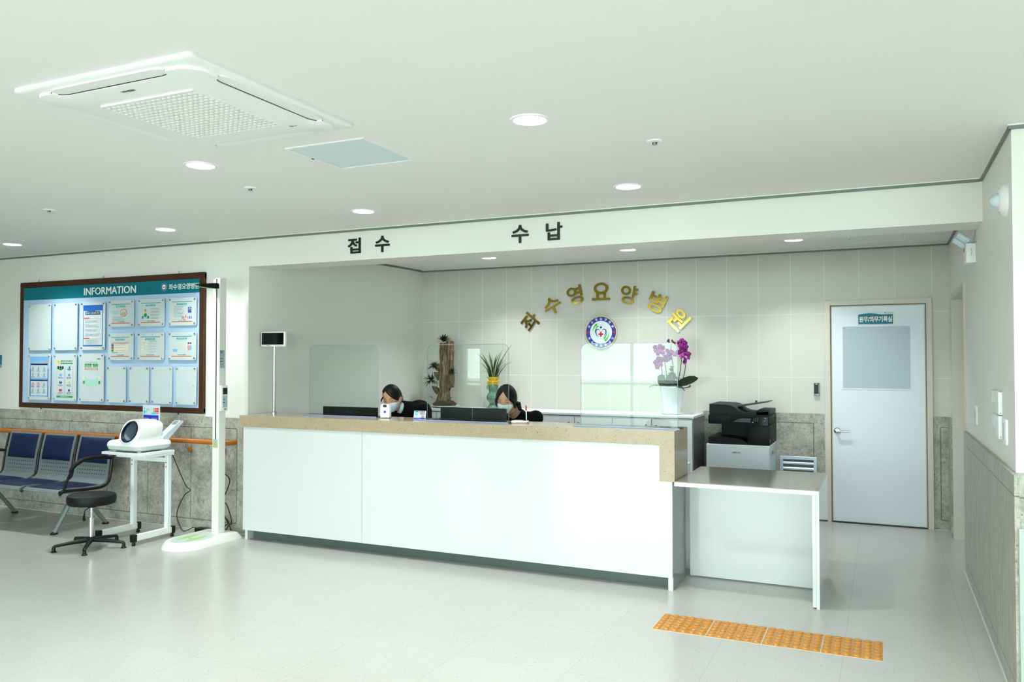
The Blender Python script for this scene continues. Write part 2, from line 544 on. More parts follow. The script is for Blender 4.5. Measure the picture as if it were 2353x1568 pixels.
        if heavy:
            r = []
            for k in range(8):
                dx, dy = heavy * math.cos(k * PI / 4), heavy * math.sin(k * PI / 4)
                wx, wy = (bx1 - bx0), (by1 - by0)
                cx_, cy_ = (bx0 + bx1) / 2, (by0 + by1) / 2
                s._add([((x - cx_) * (1 - 2 * heavy / wx) + cx_ + dx, (y - cy_) * (1 - 2 * heavy / wy) + cy_ + dy, z + k * 0.00012) for x, y, z in out], fs, mx)
            return s
        return s._add(out, fs, mx)
    def build(s, name, m=None, parent=None, world=False, loc=None, angle=0.6, smooth=True):
        off = Vector((0, 0, 0))
        if world:
            off = Vector(ORG.get(parent.name, (0, 0, 0))) if parent else Vector(loc or (0, 0, 0))
        if off.length:
            for v in s.bm.verts: v.co -= off
        bmesh.ops.recalc_face_normals(s.bm, faces=list(s.bm.faces))
        me = bpy.data.meshes.new(name)
        s.bm.to_mesh(me)
        s.bm.free()
        for q in (s.mats or [M[m] if isinstance(m, str) else m]):
            me.materials.append(q)
        if smooth:
            for p in me.polygons: p.use_smooth = True
            me.set_sharp_from_angle(angle=angle)
        o = bpy.data.objects.new(name, me)
        COL.objects.link(o)
        if parent:
            o.parent = parent
            ORG[o.name] = ORG.get(parent.name, (0, 0, 0))
        elif loc is not None:
            o.location = loc
            ORG[o.name] = tuple(loc)
        return o

ORG = {}
_tc = {}
def text_geo(body, bold=0.0):
    k = (body, bold)
    if k in _tc: return _tc[k]
    c = bpy.data.curves.new('t', 'FONT')
    c.body = body; c.size = 1; c.extrude = 1.0; c.offset = bold; c.resolution_u = 3
    o = bpy.data.objects.new('t', c)
    COL.objects.link(o)
    bpy.context.view_layer.update()
    me = bpy.data.meshes.new_from_object(o.evaluated_get(bpy.context.evaluated_depsgraph_get()))
    r = ([tuple(v.co) for v in me.vertices], [list(p.vertices) for p in me.polygons])
    bpy.data.objects.remove(o); bpy.data.curves.remove(c); bpy.data.meshes.remove(me)
    _tc[k] = r
    return r

def thing(name, label, cat, loc=(0, 0, 0), group=None, rz=0.0):
    o = bpy.data.objects.new(name, None)
    o.empty_display_size = 0.05
    COL.objects.link(o)
    o.location = loc
    o.rotation_euler = (0, 0, rz)
    ORG[o.name] = tuple(loc)
    o['label'] = label; o['category'] = cat
    if group: o['group'] = group
    return o

def tag(o, label, cat, group=None, kind=None):
    o['label'] = label; o['category'] = cat
    if group: o['group'] = group
    if kind: o['kind'] = kind
    return o

def struct(o, label=None):
    o['kind'] = 'structure'
    if label: o['label'] = label
    return o

def dup(root, loc=None, label=None, group=None, mx=None):
    def cp(o, parent=None):
        c = o.copy()
        COL.objects.link(c)
        if parent: c.parent = parent
        for ch in o.children: cp(ch, c)
        return c
    r = cp(root)
    if loc is not None: r.location = loc
    if label: r['label'] = label
    if group: r['group'] = group
    return r

def wallXZ(y):      # local XY plane -> wall facing -Y at depth y
    return Matrix(((1, 0, 0, 0), (0, 0, -1, y), (0, 1, 0, 0), (0, 0, 0, 1)))

def wallYZ(x):      # local XY -> plane facing +X, text reads along +Y
    return Matrix(((0, 0, 1, x), (1, 0, 0, 0), (0, 1, 0, 0), (0, 0, 0, 1)))

# ------------------------------------------------------------------ setting
CZ = 2.572       # lobby ceiling
AZ = 2.548       # alcove ceiling
XR, XFAR, XLEFT, YREAR = 5.43, 9.2, -9.5, -13.0
YW = -2.70
b = MB().box(XLEFT - .2, XFAR + .2, YREAR - .2, 0.2, -0.12, 0.0)
struct(b.build('floor', 'floor'), 'pale speckled vinyl tile floor of the hospital lobby')
b = MB().box(XLEFT - .2, XFAR + .2, YREAR - .2, YW + 0.05, CZ, CZ + 0.15)
struct(b.build('ceiling', 'ceil'), 'smooth white painted lobby ceiling')
b = MB().box(-0.3, XR + .3, YW + 0.06, 0.2, AZ, AZ + 0.17)
struct(b.build('ceiling', 'ceil'), 'low white ceiling over the space behind the counter')
# front wall with the information board
b = MB().box(XLEFT, -0.122, YW, YW + 0.2, 0, CZ)
struct(b.build('wall_front', 'wall'), 'pale painted wall carrying the information board')
b = MB().box(XLEFT, -0.122, YW - 0.022, YW, 0.0, 1.0, 0.002, 1)
struct(b.build('trim_1', 'gr_front'), 'speckled stone cladding on the lower wall behind the bench')
# alcove left wall (slightly out of square), back wall, right wall
b = MB()
b.prism([(-0.122, YW), (-0.122, YW + .2), (-0.3, YW + .2), (-0.3, 0.0), (0.0, 0.0), (0.0, -0.3)], 'z', 0, CZ)
struct(b.build('wall_left', 'wall'), 'plain painted side wall left of the staff area')
b = MB().box(-0.3, XR + .3, 0.0, 0.2, 0, CZ)
struct(b.build('wall_back', 'tile'), 'beige tiled back wall with the gold hospital lettering')
b = MB().box(3.26, 4.392, -0.02, 0.0, 0, 1.0)
struct(b.build('trim_2', 'gr_back'), 'stone cladding behind the printer')
b = MB().box(5.292, XR, -0.02, 0.0, 0, 1.0)
struct(b.build('trim_3', 'gr_back2'), 'narrow stone cladding right of the office door')
b = MB()
YD0, YD1 = -0.33, -1.52     # opening in the right wall
b.box(XR, XR + .22, YD0, 0.0, 0, CZ)
b.box(XR, XR + .22, -3.88, YD1, 0, CZ)
b.box(XR, XR + .22, YD1, YD0, 2.06, CZ)
b.box(XR + .22, XFAR, -3.88, -3.68, 0, CZ)
struct(b.build('wall_right', 'wall'), 'pale painted wall on the right with switches')
b = MB().box(XR - 0.022, XR - .0005, -3.994, -1.535, 0.0, .9995)
struct(b.build('trim_4', 'gr_right'), 'stone cladding along the right wall')
b = MB().box(XR - 0.022, XR, YD0 + .02, -0.02, 0, 1.0)
struct(b.build('trim_5', 'gr_right'), 'short stone cladding in the far right corner')
b = MB().box(XR - .002, XFAR, -3.995, -3.88, 0, 1.0)
struct(b.build('trim_6', 'gr_end'), 'stone cladding on the wall end at right')
b = MB().box(XR - .01, XR + .022, -4.02, -3.995, 0.0, 0.772, 0.002, 1)
struct(b.build('trim_7', mat('pale grey guard', (172, 184, 178), .35)), 'metal corner guard on the right wall end')
# beam / fascia
b = MB().box(-0.122, XR, YW, YW + 0.315, 2.317, CZ)
struct(b.build('wall_beam', 'beam'), 'white fascia beam above the reception counter')
# shadow gap trims
def gap(name, x0, x1, y0, y1, zc, face, label):
    b = MB()
    b.use('trimgrey').box(x0, x1, y0, y1, zc - 0.022, zc)
    b.use('trimwhite')
    if face == 'y': b.box(x0, x1, y0 - 0.004, y0, zc - 0.006, zc)
    else: b.box(x0 - 0.004, x0, y0, y1, zc - 0.006, zc)
    struct(b.build(name), label)
gap('trim_8', XLEFT, XR - .012, YW - .012, YW, CZ, 'y', 'grey shadow gap where lobby ceiling meets the fascia')
gap('trim_9', XR - .012, XR, -3.895, YW - .012, CZ, 'x', 'grey shadow gap along the right wall top')
gap('trim_10', XR - .012, XFAR, -3.892, -3.88, CZ, 'y', 'grey shadow gap on the wall end top')
gap('trim_11', 0.0, XR, -0.014, 0.0, AZ, 'y', 'dark shadow gap above the tiled back wall')
gap('trim_12', XR - .014, XR, YW + .32, -.014, AZ, 'x', 'shadow gap above the right alcove wall')
b = MB().use('trimgrey').prism([(-.066, -2.38), (-.052, -2.38), (.014, 0.0), (-.0, 0.0)], 'z', AZ - .02, AZ)
struct(b.build('trim_13'), 'shadow gap above the left alcove wall')
# caulk line at the floor
b = MB().use('grout_white').box(XLEFT, -0.122, YW - .029, YW - .022, 0, .004)
b.box(XR - .03, XR - .022, -3.995, -1.535, 0, .004).box(5.292, XR - .022, -.028, -.02, 0, .004)
struct(b.build('trim_14'), 'white sealant line at the foot of the cladding')

# lobby behind the camera: side wall, rear facade with windows, far right
b = MB().box(XFAR, XFAR + .2, YREAR, -3.68, 0, CZ)
struct(b.build('wall_lobby_right', 'wall'))
b = MB().box(XLEFT - .2, XLEFT, YW, YW + .2, 0, CZ)
b.box(XLEFT - .2, XLEFT, YREAR, YW, 0, CZ)
struct(b.build('wall_lobby_left', 'wall'))
b = MB().box(XLEFT, XFAR, YREAR - .2, YREAR, 2.45, CZ).box(XLEFT, XFAR, YREAR - .2, YREAR, 0, .1)
b.box(XLEFT, -3.5, YREAR - .2, YREAR, 0, CZ).box(-3.1, -1.2, YREAR - .2, YREAR, 0, CZ)
b.box(-3.5, -3.1, YREAR - .2, YREAR, 0, .9).box(-3.5, -3.1, YREAR - .2, YREAR, 1.8, CZ)
struct(b.build('wall_rear', 'wall'))
def facade(n, x0, x1, axis='x', pos=YREAR - .1, z0=.1, z1=2.45, k=4):
    b = MB()
    def bar(a0, a1, q0, q1):
        if axis == 'x': b.box(a0, a1, pos - .03, pos + .03, q0, q1)
        else: b.box(pos - .03, pos + .03, a0, a1, q0, q1)
    for i in range(k + 1):
        c = x0 + (x1 - x0) * i / k
        bar(c - .025, c + .025, z0, z1)
    bar(x0, x1, z0, z0 + .05); bar(x0, x1, z1 - .05, z1); bar(x0, x1, 1.0, 1.04)
    struct(b.build('window_%d' % n, 'white_paint'), 'white framed lobby window facing the street')
facade(1, -3.5, -3.1, z0=.9, z1=1.8, k=1)
facade(2, -1.2, XFAR, k=7)
b = MB().box(-60, 60, -60, YREAR - .2, -.3, -.12)
b.box(XFAR + .2, 60, YREAR - .2, 20, -.3, -.12)
struct(b.build('ground', 'out_pave'), 'pale paving outside the lobby windows')

# ------------------------------------------------------------------ door_1 (back wall) and door_2 (right wall opening)
d = bpy.data.objects.new('door_1', None); COL.objects.link(d); struct(d, 'white office door with frosted pane')
ORG['door_1'] = (4.84, 0, 0); d.location = (4.84, 0, 0)
b = MB().use('jamb')
X0, X1, ZT = 4.391, 5.290, 2.060
for (a0, a1) in ((X0, X0 + .052), (X1 - .046, X1)):
    b.box(a0, a1, -.035, 0.0, 0, ZT, .002, 1)
b.box(X0, X1, -.0345, 0.0, ZT - .046, ZT, .002, 1)
b.use('jamb_dark')
b.box(X0 + .052, X0 + .060, -.022, 0.0, 0, ZT - .046).box(X1 - .054, X1 - .046, -.022, 0.0, 0, ZT - .046).box(X0 + .052, X1 - .046, -.0215, 0, ZT - .054, ZT - .046)
b.use('jamb')
b.box(X0 + .060, X0 + .068, -.014, 0.0, 0, ZT - .05).box(X1 - .062, X1 - .054, -.014, 0.0, 0, ZT - .05).box(X0 + .060, X1 - .054, -.0135, 0, ZT - .062, ZT - .054)
struct(b.build('door_frame', parent=d, world=True))
leaf = struct(MB().box(X0 + .068, X1 - .062, -.012, 0.0, 0.012, ZT - .062).build('door_leaf', 'door', d, True))
b = MB().use('door')
wx0, wx1, wz0, wz1 = 4.552, 5.114, 1.243, 1.812
b.box(wx0 - .012, wx1 + .012, -.016, -.012, wz1, wz1 + .010).box(wx0 - .012, wx1 + .012, -.016, -.012, wz0 - .010, wz0)
b.box(wx0 - .012, wx0, -.016, -.012, wz0, wz1).box(wx1, wx1 + .012, -.016, -.012, wz0, wz1)
b.build('pane_bead', parent=leaf, world=True)
MB().box(wx0, wx1, -.0135, -.012, wz0, wz1).build('pane', 'frosted', leaf, True)
b = MB().use('chrome').lathe([(.028, -.012), (.028, -.018), (.022, -.024), (.010, -.026), (.010, -.055)], (4.497, 0, .846), 24, 'y')
b.tube([(4.497, -.052, .846), (4.52, -.056, .846), (4.56, -.056, .845), (4.605, -.052, .845)], [.011, .010, .008, .008], 12)
b.build('door_handle', parent=leaf, world=True)
MB().box(X0 + .06, X1 - .05, -.03, 0, 0, .008).build('threshold', 'black', d, True)

d2 = bpy.data.objects.new('door_2', None); COL.objects.link(d2); struct(d2, 'beige framed doorway in the right wall')
ORG['door_2'] = (XR, -.93, 0); d2.location = (XR, -.93, 0)
b = MB().use('jamb')
b.box(XR - .012, XR + .2, YD0 - .055, YD0, 0, 2.0149)
b.box(XR - .012, XR + .2, YD1, YD1 + .05, 0, 2.0149)
b.box(XR - .012, XR + .2, YD1, YD0, 2.015, 2.062)
b.box(XR + .075, XR + .105, YD0 - .07, YD0 - .055, 0, 2.0)
struct(b.build('door_frame', parent=d2, world=True))
b = MB().box(XR + .2, XR + .235, YD1 + .05, YD0 - .055, .01, 2.015)
struct(b.build('door_leaf', 'door', d2, True))

# ------------------------------------------------------------------ ceiling fittings
def lamp_light(o):
    ld = LAMP
    l = bpy.data.objects.new('lamp_glow', ld)
    COL.objects.link(l)
    l.location = (0, 0, -.007)
    l.parent = o
LAMP = bpy.data.lights.new('lamp_glow', 'AREA')
LAMP.shape = 'DISK'; LAMP.size = .14; LAMP.spread = math.radians(115); LAMP.energy = 10.0; LAMP.color = (0.93, 1.0, 0.975)

def ceiling_light(x, y, z, label):
    t = thing('ceiling_light', label, 'ceiling light', (x, y, z), 'round recessed ceiling lights')
    MB().lathe([(.072, -.001), (.074, -.006), (.086, -.006), (.090, 0.0)], n=40, cap=False).build('rim', 'white', t)
    MB().lathe([(.0, -.0035), (.073, -.0035)], n=40).build('diffuser', 'lamp', t)
    lamp_light(t)
    return t
l0 = ceiling_light(3.48, -4.865, CZ, 'large lit round ceiling light nearest the upper middle of the photo')
for x, y, lab in ((3.48, -3.345, 'lit round ceiling light above the gold lettering, just before the fascia'),
                  (1.51, -4.845, 'lit round ceiling light close below the corner of the air conditioner'),
                  (1.52, -3.335, 'lit round ceiling light above the left pair of black letters'),
                  (-0.42, -3.335, 'lit round ceiling light above the right half of the information board'),
                  (-2.39, -3.30, 'lit round ceiling light at the far left edge of the photo'),
                  (5.437, -4.85, 'ceiling light cut off by the right edge of the photo')):
    dup(l0, (x, y, CZ), lab)
for x, lab in ((1.247, 'leftmost of the three ceiling lights behind the fascia'),
               (2.711, 'middle of the three ceiling lights behind the fascia'),
               (4.196, 'rightmost of the three ceiling lights behind the fascia')):
    dup(l0, (x, -.755, AZ), lab)

for x in (-2.39, -.42, 1.52, 3.48, 5.44, 7.4):
    for y in ((-6.4, -7.9, -9.45, -11.0) if x > 0 else (-6.4,)):
        dup(l0, (x, y, CZ), 'round ceiling light overhead or behind the photographer, outside the photo')

def sprinkler(x, y, label):
    t = thing('sprinkler', label, 'sprinkler', (x, y, CZ), 'ceiling sprinklers')
    MB().lathe([(.040, 0), (.036, -.006), (.016, -.008), (.0, -.008)], n=28).build('escutcheon', 'white', t)
    b = MB().use('brushed').lathe([(.006, -.006), (.007, -.016), (.013, -.018), (.013, -.020), (.0, -.020)], n=16)
    b.use('black').box(-.011, -.008, -.003, .003, -.018, -.008).box(.008, .011, -.003, .003, -.018, -.008)
    b.build('nozzle', parent=t)
    return t
s0 = sprinkler(3.893, -4.29, 'ceiling sprinkler to the right of the largest lit light')
dup(s0, (1.342, -4.28, CZ), 'ceiling sprinkler in the middle, above the fascia and left letters')
dup(s0, (-.475, -4.31, CZ), 'ceiling sprinkler at the left, above the information board')

def hatch(x0, x1, y0, y1, z, label, name='ceiling_hatch', pm='hatch'):
    t = thing(name, label, 'ceiling hatch', ((x0 + x1) / 2, (y0 + y1) / 2, z), 'ceiling access hatches')
    b = MB().use('white')
    f = .014
    b.box(x0, x1, y0, y0 + f, z - .006, z).box(x0, x1, y1 - f, y1, z - .006, z).box(x0, x0 + f, y0 + f, y1 - f, z - .006, z).box(x1 - f, x1, y0 + f, y1 - f, z - .006, z)
    b.build('frame', parent=t, world=True)
    MB().box(x0 + f + .004, x1 - f - .004, y0 + f + .004, y1 - f - .004, z - .003, z).build('panel', pm, t, True)
    b = MB().use('black').box(x0 + .003, x0 + .010, (y0 + y1) / 2 - .03, (y0 + y1) / 2 - .015, z - .009, z - .006)
    b.build('latch', parent=t, world=True)
hatch(2.165, 2.645, -4.935, -4.46, CZ, 'square pale blue ceiling hatch beside the air conditioner')
hatch(4.63, 5.07, -.80, -.35, AZ, 'white ceiling hatch above the office door', pm='ceil')

# cassette air conditioner
ac = thing('air_conditioner', 'large square white cassette air conditioner in the ceiling', 'air conditioner', (2.262, -5.612, CZ))
def rrect(hx, hy, r, n=6):
    p = []
    for cx, cy, a0 in ((hx - r, hy - r, 0), (-hx + r, hy - r, 90), (-hx + r, -hy + r, 180), (hx - r, -hy + r, 270)):
        for i in range(n + 1):
            a = math.radians(a0 + 90 * i / n)
            p.append((cx + r * math.cos(a), cy + r * math.sin(a)))
    return p
def loft(b, rings):
    """rings: list of (polygon, z); same point counts; bottom capped"""
    v, f = [], []
    n = len(rings[0][0])
    for pts, z in rings: v += [(x, y, z) for x, y in pts]
    for j in range(len(rings) - 1):
        for i in range(n):
            f.append([j * n + i, j * n + (i + 1) % n, (j + 1) * n + (i + 1) % n, (j + 1) * n + i])
    f.append([(len(rings) - 1) * n + i for i in range(n)])
    b._add(v, f)
b = MB().use('white')
loft(b, [(rrect(.470, .475, .022), 0), (rrect(.472, .477, .022), -.012), (rrect(.468, .473, .022), -.016), (rrect(.452, .457, .03), -.019)])
b.build('outer_frame', parent=ac)
SIDE = [(-.300, -.430), (-.290, -.408), (-.272, -.395), (-.25, -.390), (.25, -.390), (.272, -.395), (.290, -.408), (.300, -.430)]
def rot2(p, k):
    for _ in range(k): p = (-p[1], p[0])
    return p
outline = []
for k in range(4):
    outline += [rot2(p, k) for p in SIDE]
    outline += [rot2((.335 + .100 * math.cos(math.radians(q)), -.335 + .100 * math.sin(math.radians(q))), k) for q in (-72, -58, -45, -32, -18)]
b = MB().use('white')
loft(b, [(outline, -.015), (outline, -.028), ([(x * .996, y * .996) for x, y in outline], -.031), ([(x * .98, y * .98) for x, y in outline], -.0325)])
b.build('intake_panel', parent=ac)
for k in range(4):
    inner = [rot2(p, k) for p in SIDE]
    outer = [rot2(p, k) for p in ((.288, -.440), (.262, -.450), (-.262, -.450), (-.288, -.440))]
    b = MB().use('white').prism(inner + outer, 'z', -.0265, -.015)
    b.build('louver', parent=ac)
    b = MB()
    v = []
    for i, p in enumerate(inner):
        q = (p[0] * 1.006, p[1] * 1.006)
        v += [(q[0], q[1], -.024), (q[0], q[1], -.0295)]
    b._add(v, [[2 * i, 2 * i + 1, 2 * i + 3, 2 * i + 2] for i in range(len(inner) - 1)])
    b.build('air_slot', 'black', ac, smooth=False)
b = MB().use('white')
h = .25
N = 18
for i in range(N + 1):
    c = -h + 2 * h * i / N
    b.box(c - .0026, c + .0026, -h, h, -.040, -.031).box(-h, h, c - .0026, c + .0026, -.040, -.031)
b.use('offwhite').box(-h, h, -h, h, -.0345, -.031)
b.build('grille', parent=ac)
Rz = Matrix.Rotation(PI, 4, 'Y')
b = MB().use('print_navy').text('WHISEN', (-.035, -.008, .035, .008), Matrix.Translation((.005, -.335, -.0327)) @ Matrix.Rotation(PI, 4, 'X'), .0006, .02)
b.build('nameplate', parent=ac)
b = MB().use('print_grey').lathe([(.009, 0), (.009, -.0008)], (.262, .300, -.0327), 20).text('LG', (.272, .294, .292, .306), Matrix.Translation((0, .6, -.0327)) @ Matrix.Rotation(PI, 4, 'X'), .0006, .02)
b.build('logo_badge', parent=ac)

# ------------------------------------------------------------------ fascia letters
def sign_letter(ch, x0, x1, z0, z1, label, grp):
    cx, cz = (x0 + x1) / 2, (z0 + z1) / 2
    b = MB().text(ch, (x0, z0, x1, z1), wallXZ(YW - .0005), .006, .0, heavy=.0035)
    o = b.build('sign_letter', 'black_ink', None, True, (cx, YW, cz), smooth=False)
    tag(o, label, 'letter', grp)
sign_letter('접', .925, 1.052, 2.371, 2.499, 'black Korean letter first from left on the fascia, reading jeop', 'black reception letters on the fascia')
sign_letter('수', 1.190, 1.330, 2.368, 2.500, 'black Korean letter su right after jeop on the fascia', 'black reception letters on the fascia')
sign_letter('수', 2.397, 2.536, 2.368, 2.502, 'black Korean letter su in the right word on the fascia', 'black payment letters on the fascia')
sign_letter('납', 2.672, 2.801, 2.372, 2.503, 'black Korean letter nap, last on the fascia', 'black payment letters on the fascia')

# gold letters on an arc
def gold_letter(ch, x, z, rot, hgt, wid, label):
    mx = Matrix.Translation((x, 0, z)) @ Matrix.Rotation(-rot, 4, 'Y') @ wallXZ(0)
    b = MB().text(ch, (-wid / 2, -hgt / 2, wid / 2, hgt / 2), Matrix.Rotation(-rot, 4, 'Y') @ wallXZ(-.004), .014, .0, heavy=.0045)
    o = b.build('gold_letter', 'gold', None, False, (x, 0, z), smooth=False)
    tag(o, label, 'letter', 'polished gold letters on the tiled wall')
C = Vector((2.198, 1.25))
for ch, x, z, hgt, wid, lab in (('좌', 1.385, 1.925, .20, .185, 'lowest gold letter at the left end of the arc, reading jwa'),
        ('수', 1.645, 2.092, .185, .20, 'second gold letter from the left of the arc, reading su'),
        ('영', 1.905, 2.198, .20, .175, 'third gold letter from the left of the arc, reading yeong'),
        ('요', 2.198, 2.226, .188, .200, 'topmost upright gold letter right above the round emblem'),
        ('양', 2.500, 2.182, .20, .185, 'gold letter just right of the topmost one, reading yang'),
        ('병', 2.792, 2.095, .20, .180, 'second gold letter from the right end of the arc, reading byeong'),
        ('원', 3.018, 1.917, .20, .190, 'last gold letter above the pink orchid, reading won')):
    rot = {1.385: 50, 1.645: 28, 1.905: 13, 2.198: 0, 2.5: -10, 2.792: -27, 3.018: -46}[x]
    gold_letter(ch, x, z, math.radians(rot), hgt, wid, lab)

# emblem
em = thing('wall_emblem', 'round blue and white hospital emblem with a red cross on the tiled wall', 'emblem', (2.198, 0, 1.795))
MB().lathe([(.1, -.001), (.17, -.001), (.174, -.012), (.170, -.022), (.165, -.022), (.165, -.019)], n=64, ax='y', cap=False).build('rim', 'brass', em)
MB().lathe([(0.0, -.020), (.166, -.020), (.166, -.010)], n=64, ax='y').build('blue_ring', 'blue_ink', em)
MB().lathe([(0.0, -.0212), (.121, -.0212), (.121, -.018)], n=64, ax='y').build('white_disc', 'white_ink', em)
def ring_text(name, chars, a0, step, r, size, up=True):
    for i, ch in enumerate(chars):
        a = math.radians(a0 + step * i)
        x, z = r * math.sin(a), r * math.cos(a)
        mx = Matrix.Translation((x, -.0202, z)) @ Matrix.Rotation(a if up else a + PI, 4, 'Y') @ wallXZ(0)
        MB().text(ch, (-size / 2, -size / 2, size / 2, size / 2), mx, .0012, .02, keep=True).build(name, 'white_ink', em, smooth=False)
ring_text('ring_letter', '좌수영요양병원', -64, 21.3, .143, .027)
ring_text('ring_letter', '좌수영의료재단', -116, -21.3, .143, .027, False)
for sx in (-1, 1):
    c = sx * .146
    MB().box(c - .015, c + .015, -.0216, -.020, -.005, .005).box(c - .005, c + .005, -.0217, -.020, -.016, .016).build('small_cross', 'red_ink', em)
MB().box(-.026, .026, -.0228, -.021, -.027, -.011).box(-.0085, .0085, -.0229, -.021, -.046, .008).build('red_cross', 'red_ink', em)
def arc_band(b, cx, cz, r0, r1, a0, a1, y, taper=True, n=14, sx=1, sz=1):
    v, f = [], []
    for i in range(n + 1):
        t = i / n
        a = math.radians(a0 + (a1 - a0) * t)
        w_ = (r1 - r0) * (1 - t if taper else math.sin(PI * min(1, t * .9 + .1))) / 2
        rm = (r0 + r1) / 2
        for r in (rm - w_, rm + w_):
            v.append((cx + sx * r * math.cos(a), y, cz + sz * r * math.sin(a)))
    for i in range(n): f.append([2 * i, 2 * i + 1, 2 * i + 3, 2 * i + 2])
    b._add(v, f)
for s_ in (1, -1):
    for r0, r1, a0, a1 in ((.098, .120, 125, 182), (.076, .094, 128, 192)):
        b = MB()
        arc_band(b, s_ * .02, 0, r0, r1, a0, a1, -.0225, True, 14, s_, s_)
        b.build('green_wave', 'green_ink', em, smooth=False)
b = MB()
b.lathe([(0, -.0228), (.0115, -.0228), (.0115, -.021)], (0, 0, .052), 20, 'y')
for s_ in (1, -1):
    pts = [(s_ * .008, .018), (s_ * .022, .030), (s_ * .038, .034), (s_ * .052, .026), (s_ * .057, .006), (s_ * .050, -.018), (s_ * .040, -.036), (s_ * .028, -.052)]
    wd = [.0008, .003, .0048, .0058, .0058, .0045, .0028, .0006]
    v, f = [], []
    for i, (x, z) in enumerate(pts):
        a = Vector(pts[max(i - 1, 0)]); c = Vector(pts[min(i + 1, len(pts) - 1)])
        t = (c - a).normalized(); n_ = Vector((-t.y, t.x)) * wd[i]
        v += [(x + n_.x, -.0228, z + n_.y), (x - n_.x, -.0228, z - n_.y)]
    for i in range(len(pts) - 1): f.append([2 * i, 2 * i + 1, 2 * i + 3, 2 * i + 2])
    b._add(v, f)
b.build('heart_figure', 'navy_ink', em, smooth=False)

# ------------------------------------------------------------------ information board and its notices
bd = thing('notice_board', 'wide brown framed INFORMATION board with a teal header above the bench', 'notice board', (-1.865, YW, 1.655))
bx0, bx1, bz0, bz1 = -3.118, -.610, 1.024, 2.292
fw, yf = .058, YW - .0295
MB().box(bx0, bx1, yf, YW - .0, bz1 - fw, bz1, .004, 1).box(bx0, bx1, yf, YW, bz0, bz0 + fw * .88, .004, 1)\
    .box(bx0, bx0 + fw, yf + .0004, YW, bz0 + .01, bz1 - .01, .004, 1).box(bx1 - fw, bx1, yf + .0004, YW, bz0 + .01, bz1 - .01, .004, 1).build('frame', 'frame_brown', bd, True)
yb_ = YW - .028
MB().box(bx0 + fw, bx1 - fw, yb_, YW, bz0 + fw * .88, 2.11).build('backing', 'board', bd, True)
hd = MB().box(bx0 + fw, bx1 - fw, yb_ - .001, YW, 2.11, bz1 - fw).build('header', 'teal', bd, True)
MB().text('INFORMATION', (-2.166, 2.133, -1.461, 2.204), wallXZ(yb_ - .0012), .003, 0, heavy=.0009).build('title', 'white', hd, True, smooth=False)
MB().text('좌수영요양병원', (-1.040, 2.145, -.672, 2.199), wallXZ(yb_ - .0012), .002, .012).build('hospital_name', 'white', hd, True, smooth=False)
b = MB().use('white').lathe([(0, yb_ - .002), (.036, yb_ - .002), (.036, yb_)], (-1.102, 0, 2.175), 28, 'y')
b.use('blue_ink').lathe([(.024, yb_ - .0026), (.034, yb_ - .0026), (.034, yb_ - .002)], (-1.102, 0, 2.175), 28, 'y', cap=False)
b.use('green_ink').box(-1.118, -1.110, yb_ - .0026, yb_ - .002, 2.165, 2.185).box(-1.094, -1.086, yb_ - .0026, yb_ - .002, 2.165, 2.185)
b.use('red_ink').box(-1.107, -1.097, yb_ - .0028, yb_ - .002, 2.166, 2.172)
b.build('logo', parent=hd, world=True)
for x in (-2.86, -1.93, -.94):
    MB().tube([(x, YW - .006, bz1 - .01), (x, YW - .012, bz1 + .012), (x, YW - .004, bz1 + .022)], .004, 8).build('hanger', 'brushed', bd, True)
for x in (-2.80, -.93):
    MB().tube([(x, YW - .012, bz0 + .01), (x, YW - .012, bz0 - .014)], .005, 8).build('hanger', 'frame_brown', bd, True)

YP = yb_ - .018     # face of the notices
def notice(q, label, name='acrylic_notice_sleeve', grp='clear notice sleeves on the information board'):
    x0, z0, x1, z1 = q
    t = thing(name, label, 'notice', ((x0 + x1) / 2, YP, (z0 + z1) / 2), grp)
    MB().prism([(px + (x0 + x1) / 2, pz + (z0 + z1) / 2) for px, pz in rrect((x1 - x0) / 2, (z1 - z0) / 2, .015, 4)], 'y', YP, YP + .005).build('sleeve', 'acry_panel', t, True)
    for cx in (x0 + .018, x1 - .018):
        for cz in (z0 + .018, z1 - .018):
            MB().lathe([(.0085, yb_), (.0085, YP - .006), (.007, YP - .008), (0, YP - .008)], (cx, 0, cz), 14, 'y').build('standoff', 'chrome', t, True)
    return t, x0, z0, x1, z1
def ink(b, m, x0, x1, z0, z1, lvl=1):
    return b.use(m).box(x0, x1, YP - .0004 * lvl - .0004, YP, z0, z1)
rng = random.Random(3)
def lines(b, m, x0, x1, z_top, n, dz, th=.004, ragged=.3, lvl=2):
    for i in range(n):
        x = x0
        end = x1 - rng.random() * ragged * (x1 - x0)
        while x < end - .004:
            w_ = min(.008 + rng.random() * .03, end - x)
            ink(b, m, x, x + w_, z_top - i * dz - th, z_top - i * dz, lvl)
            x += w_ + .005
def disc(b, m, x, z, rx, rz=None, lvl=2, n=20):
    rz = rz or rx
    b.use(m)
    b.prism([(x + rx * math.cos(2 * PI * k / n), z + rz * math.sin(2 * PI * k / n)) for k in range(n)], 'y', YP - .0004 * lvl - .0004, YP)

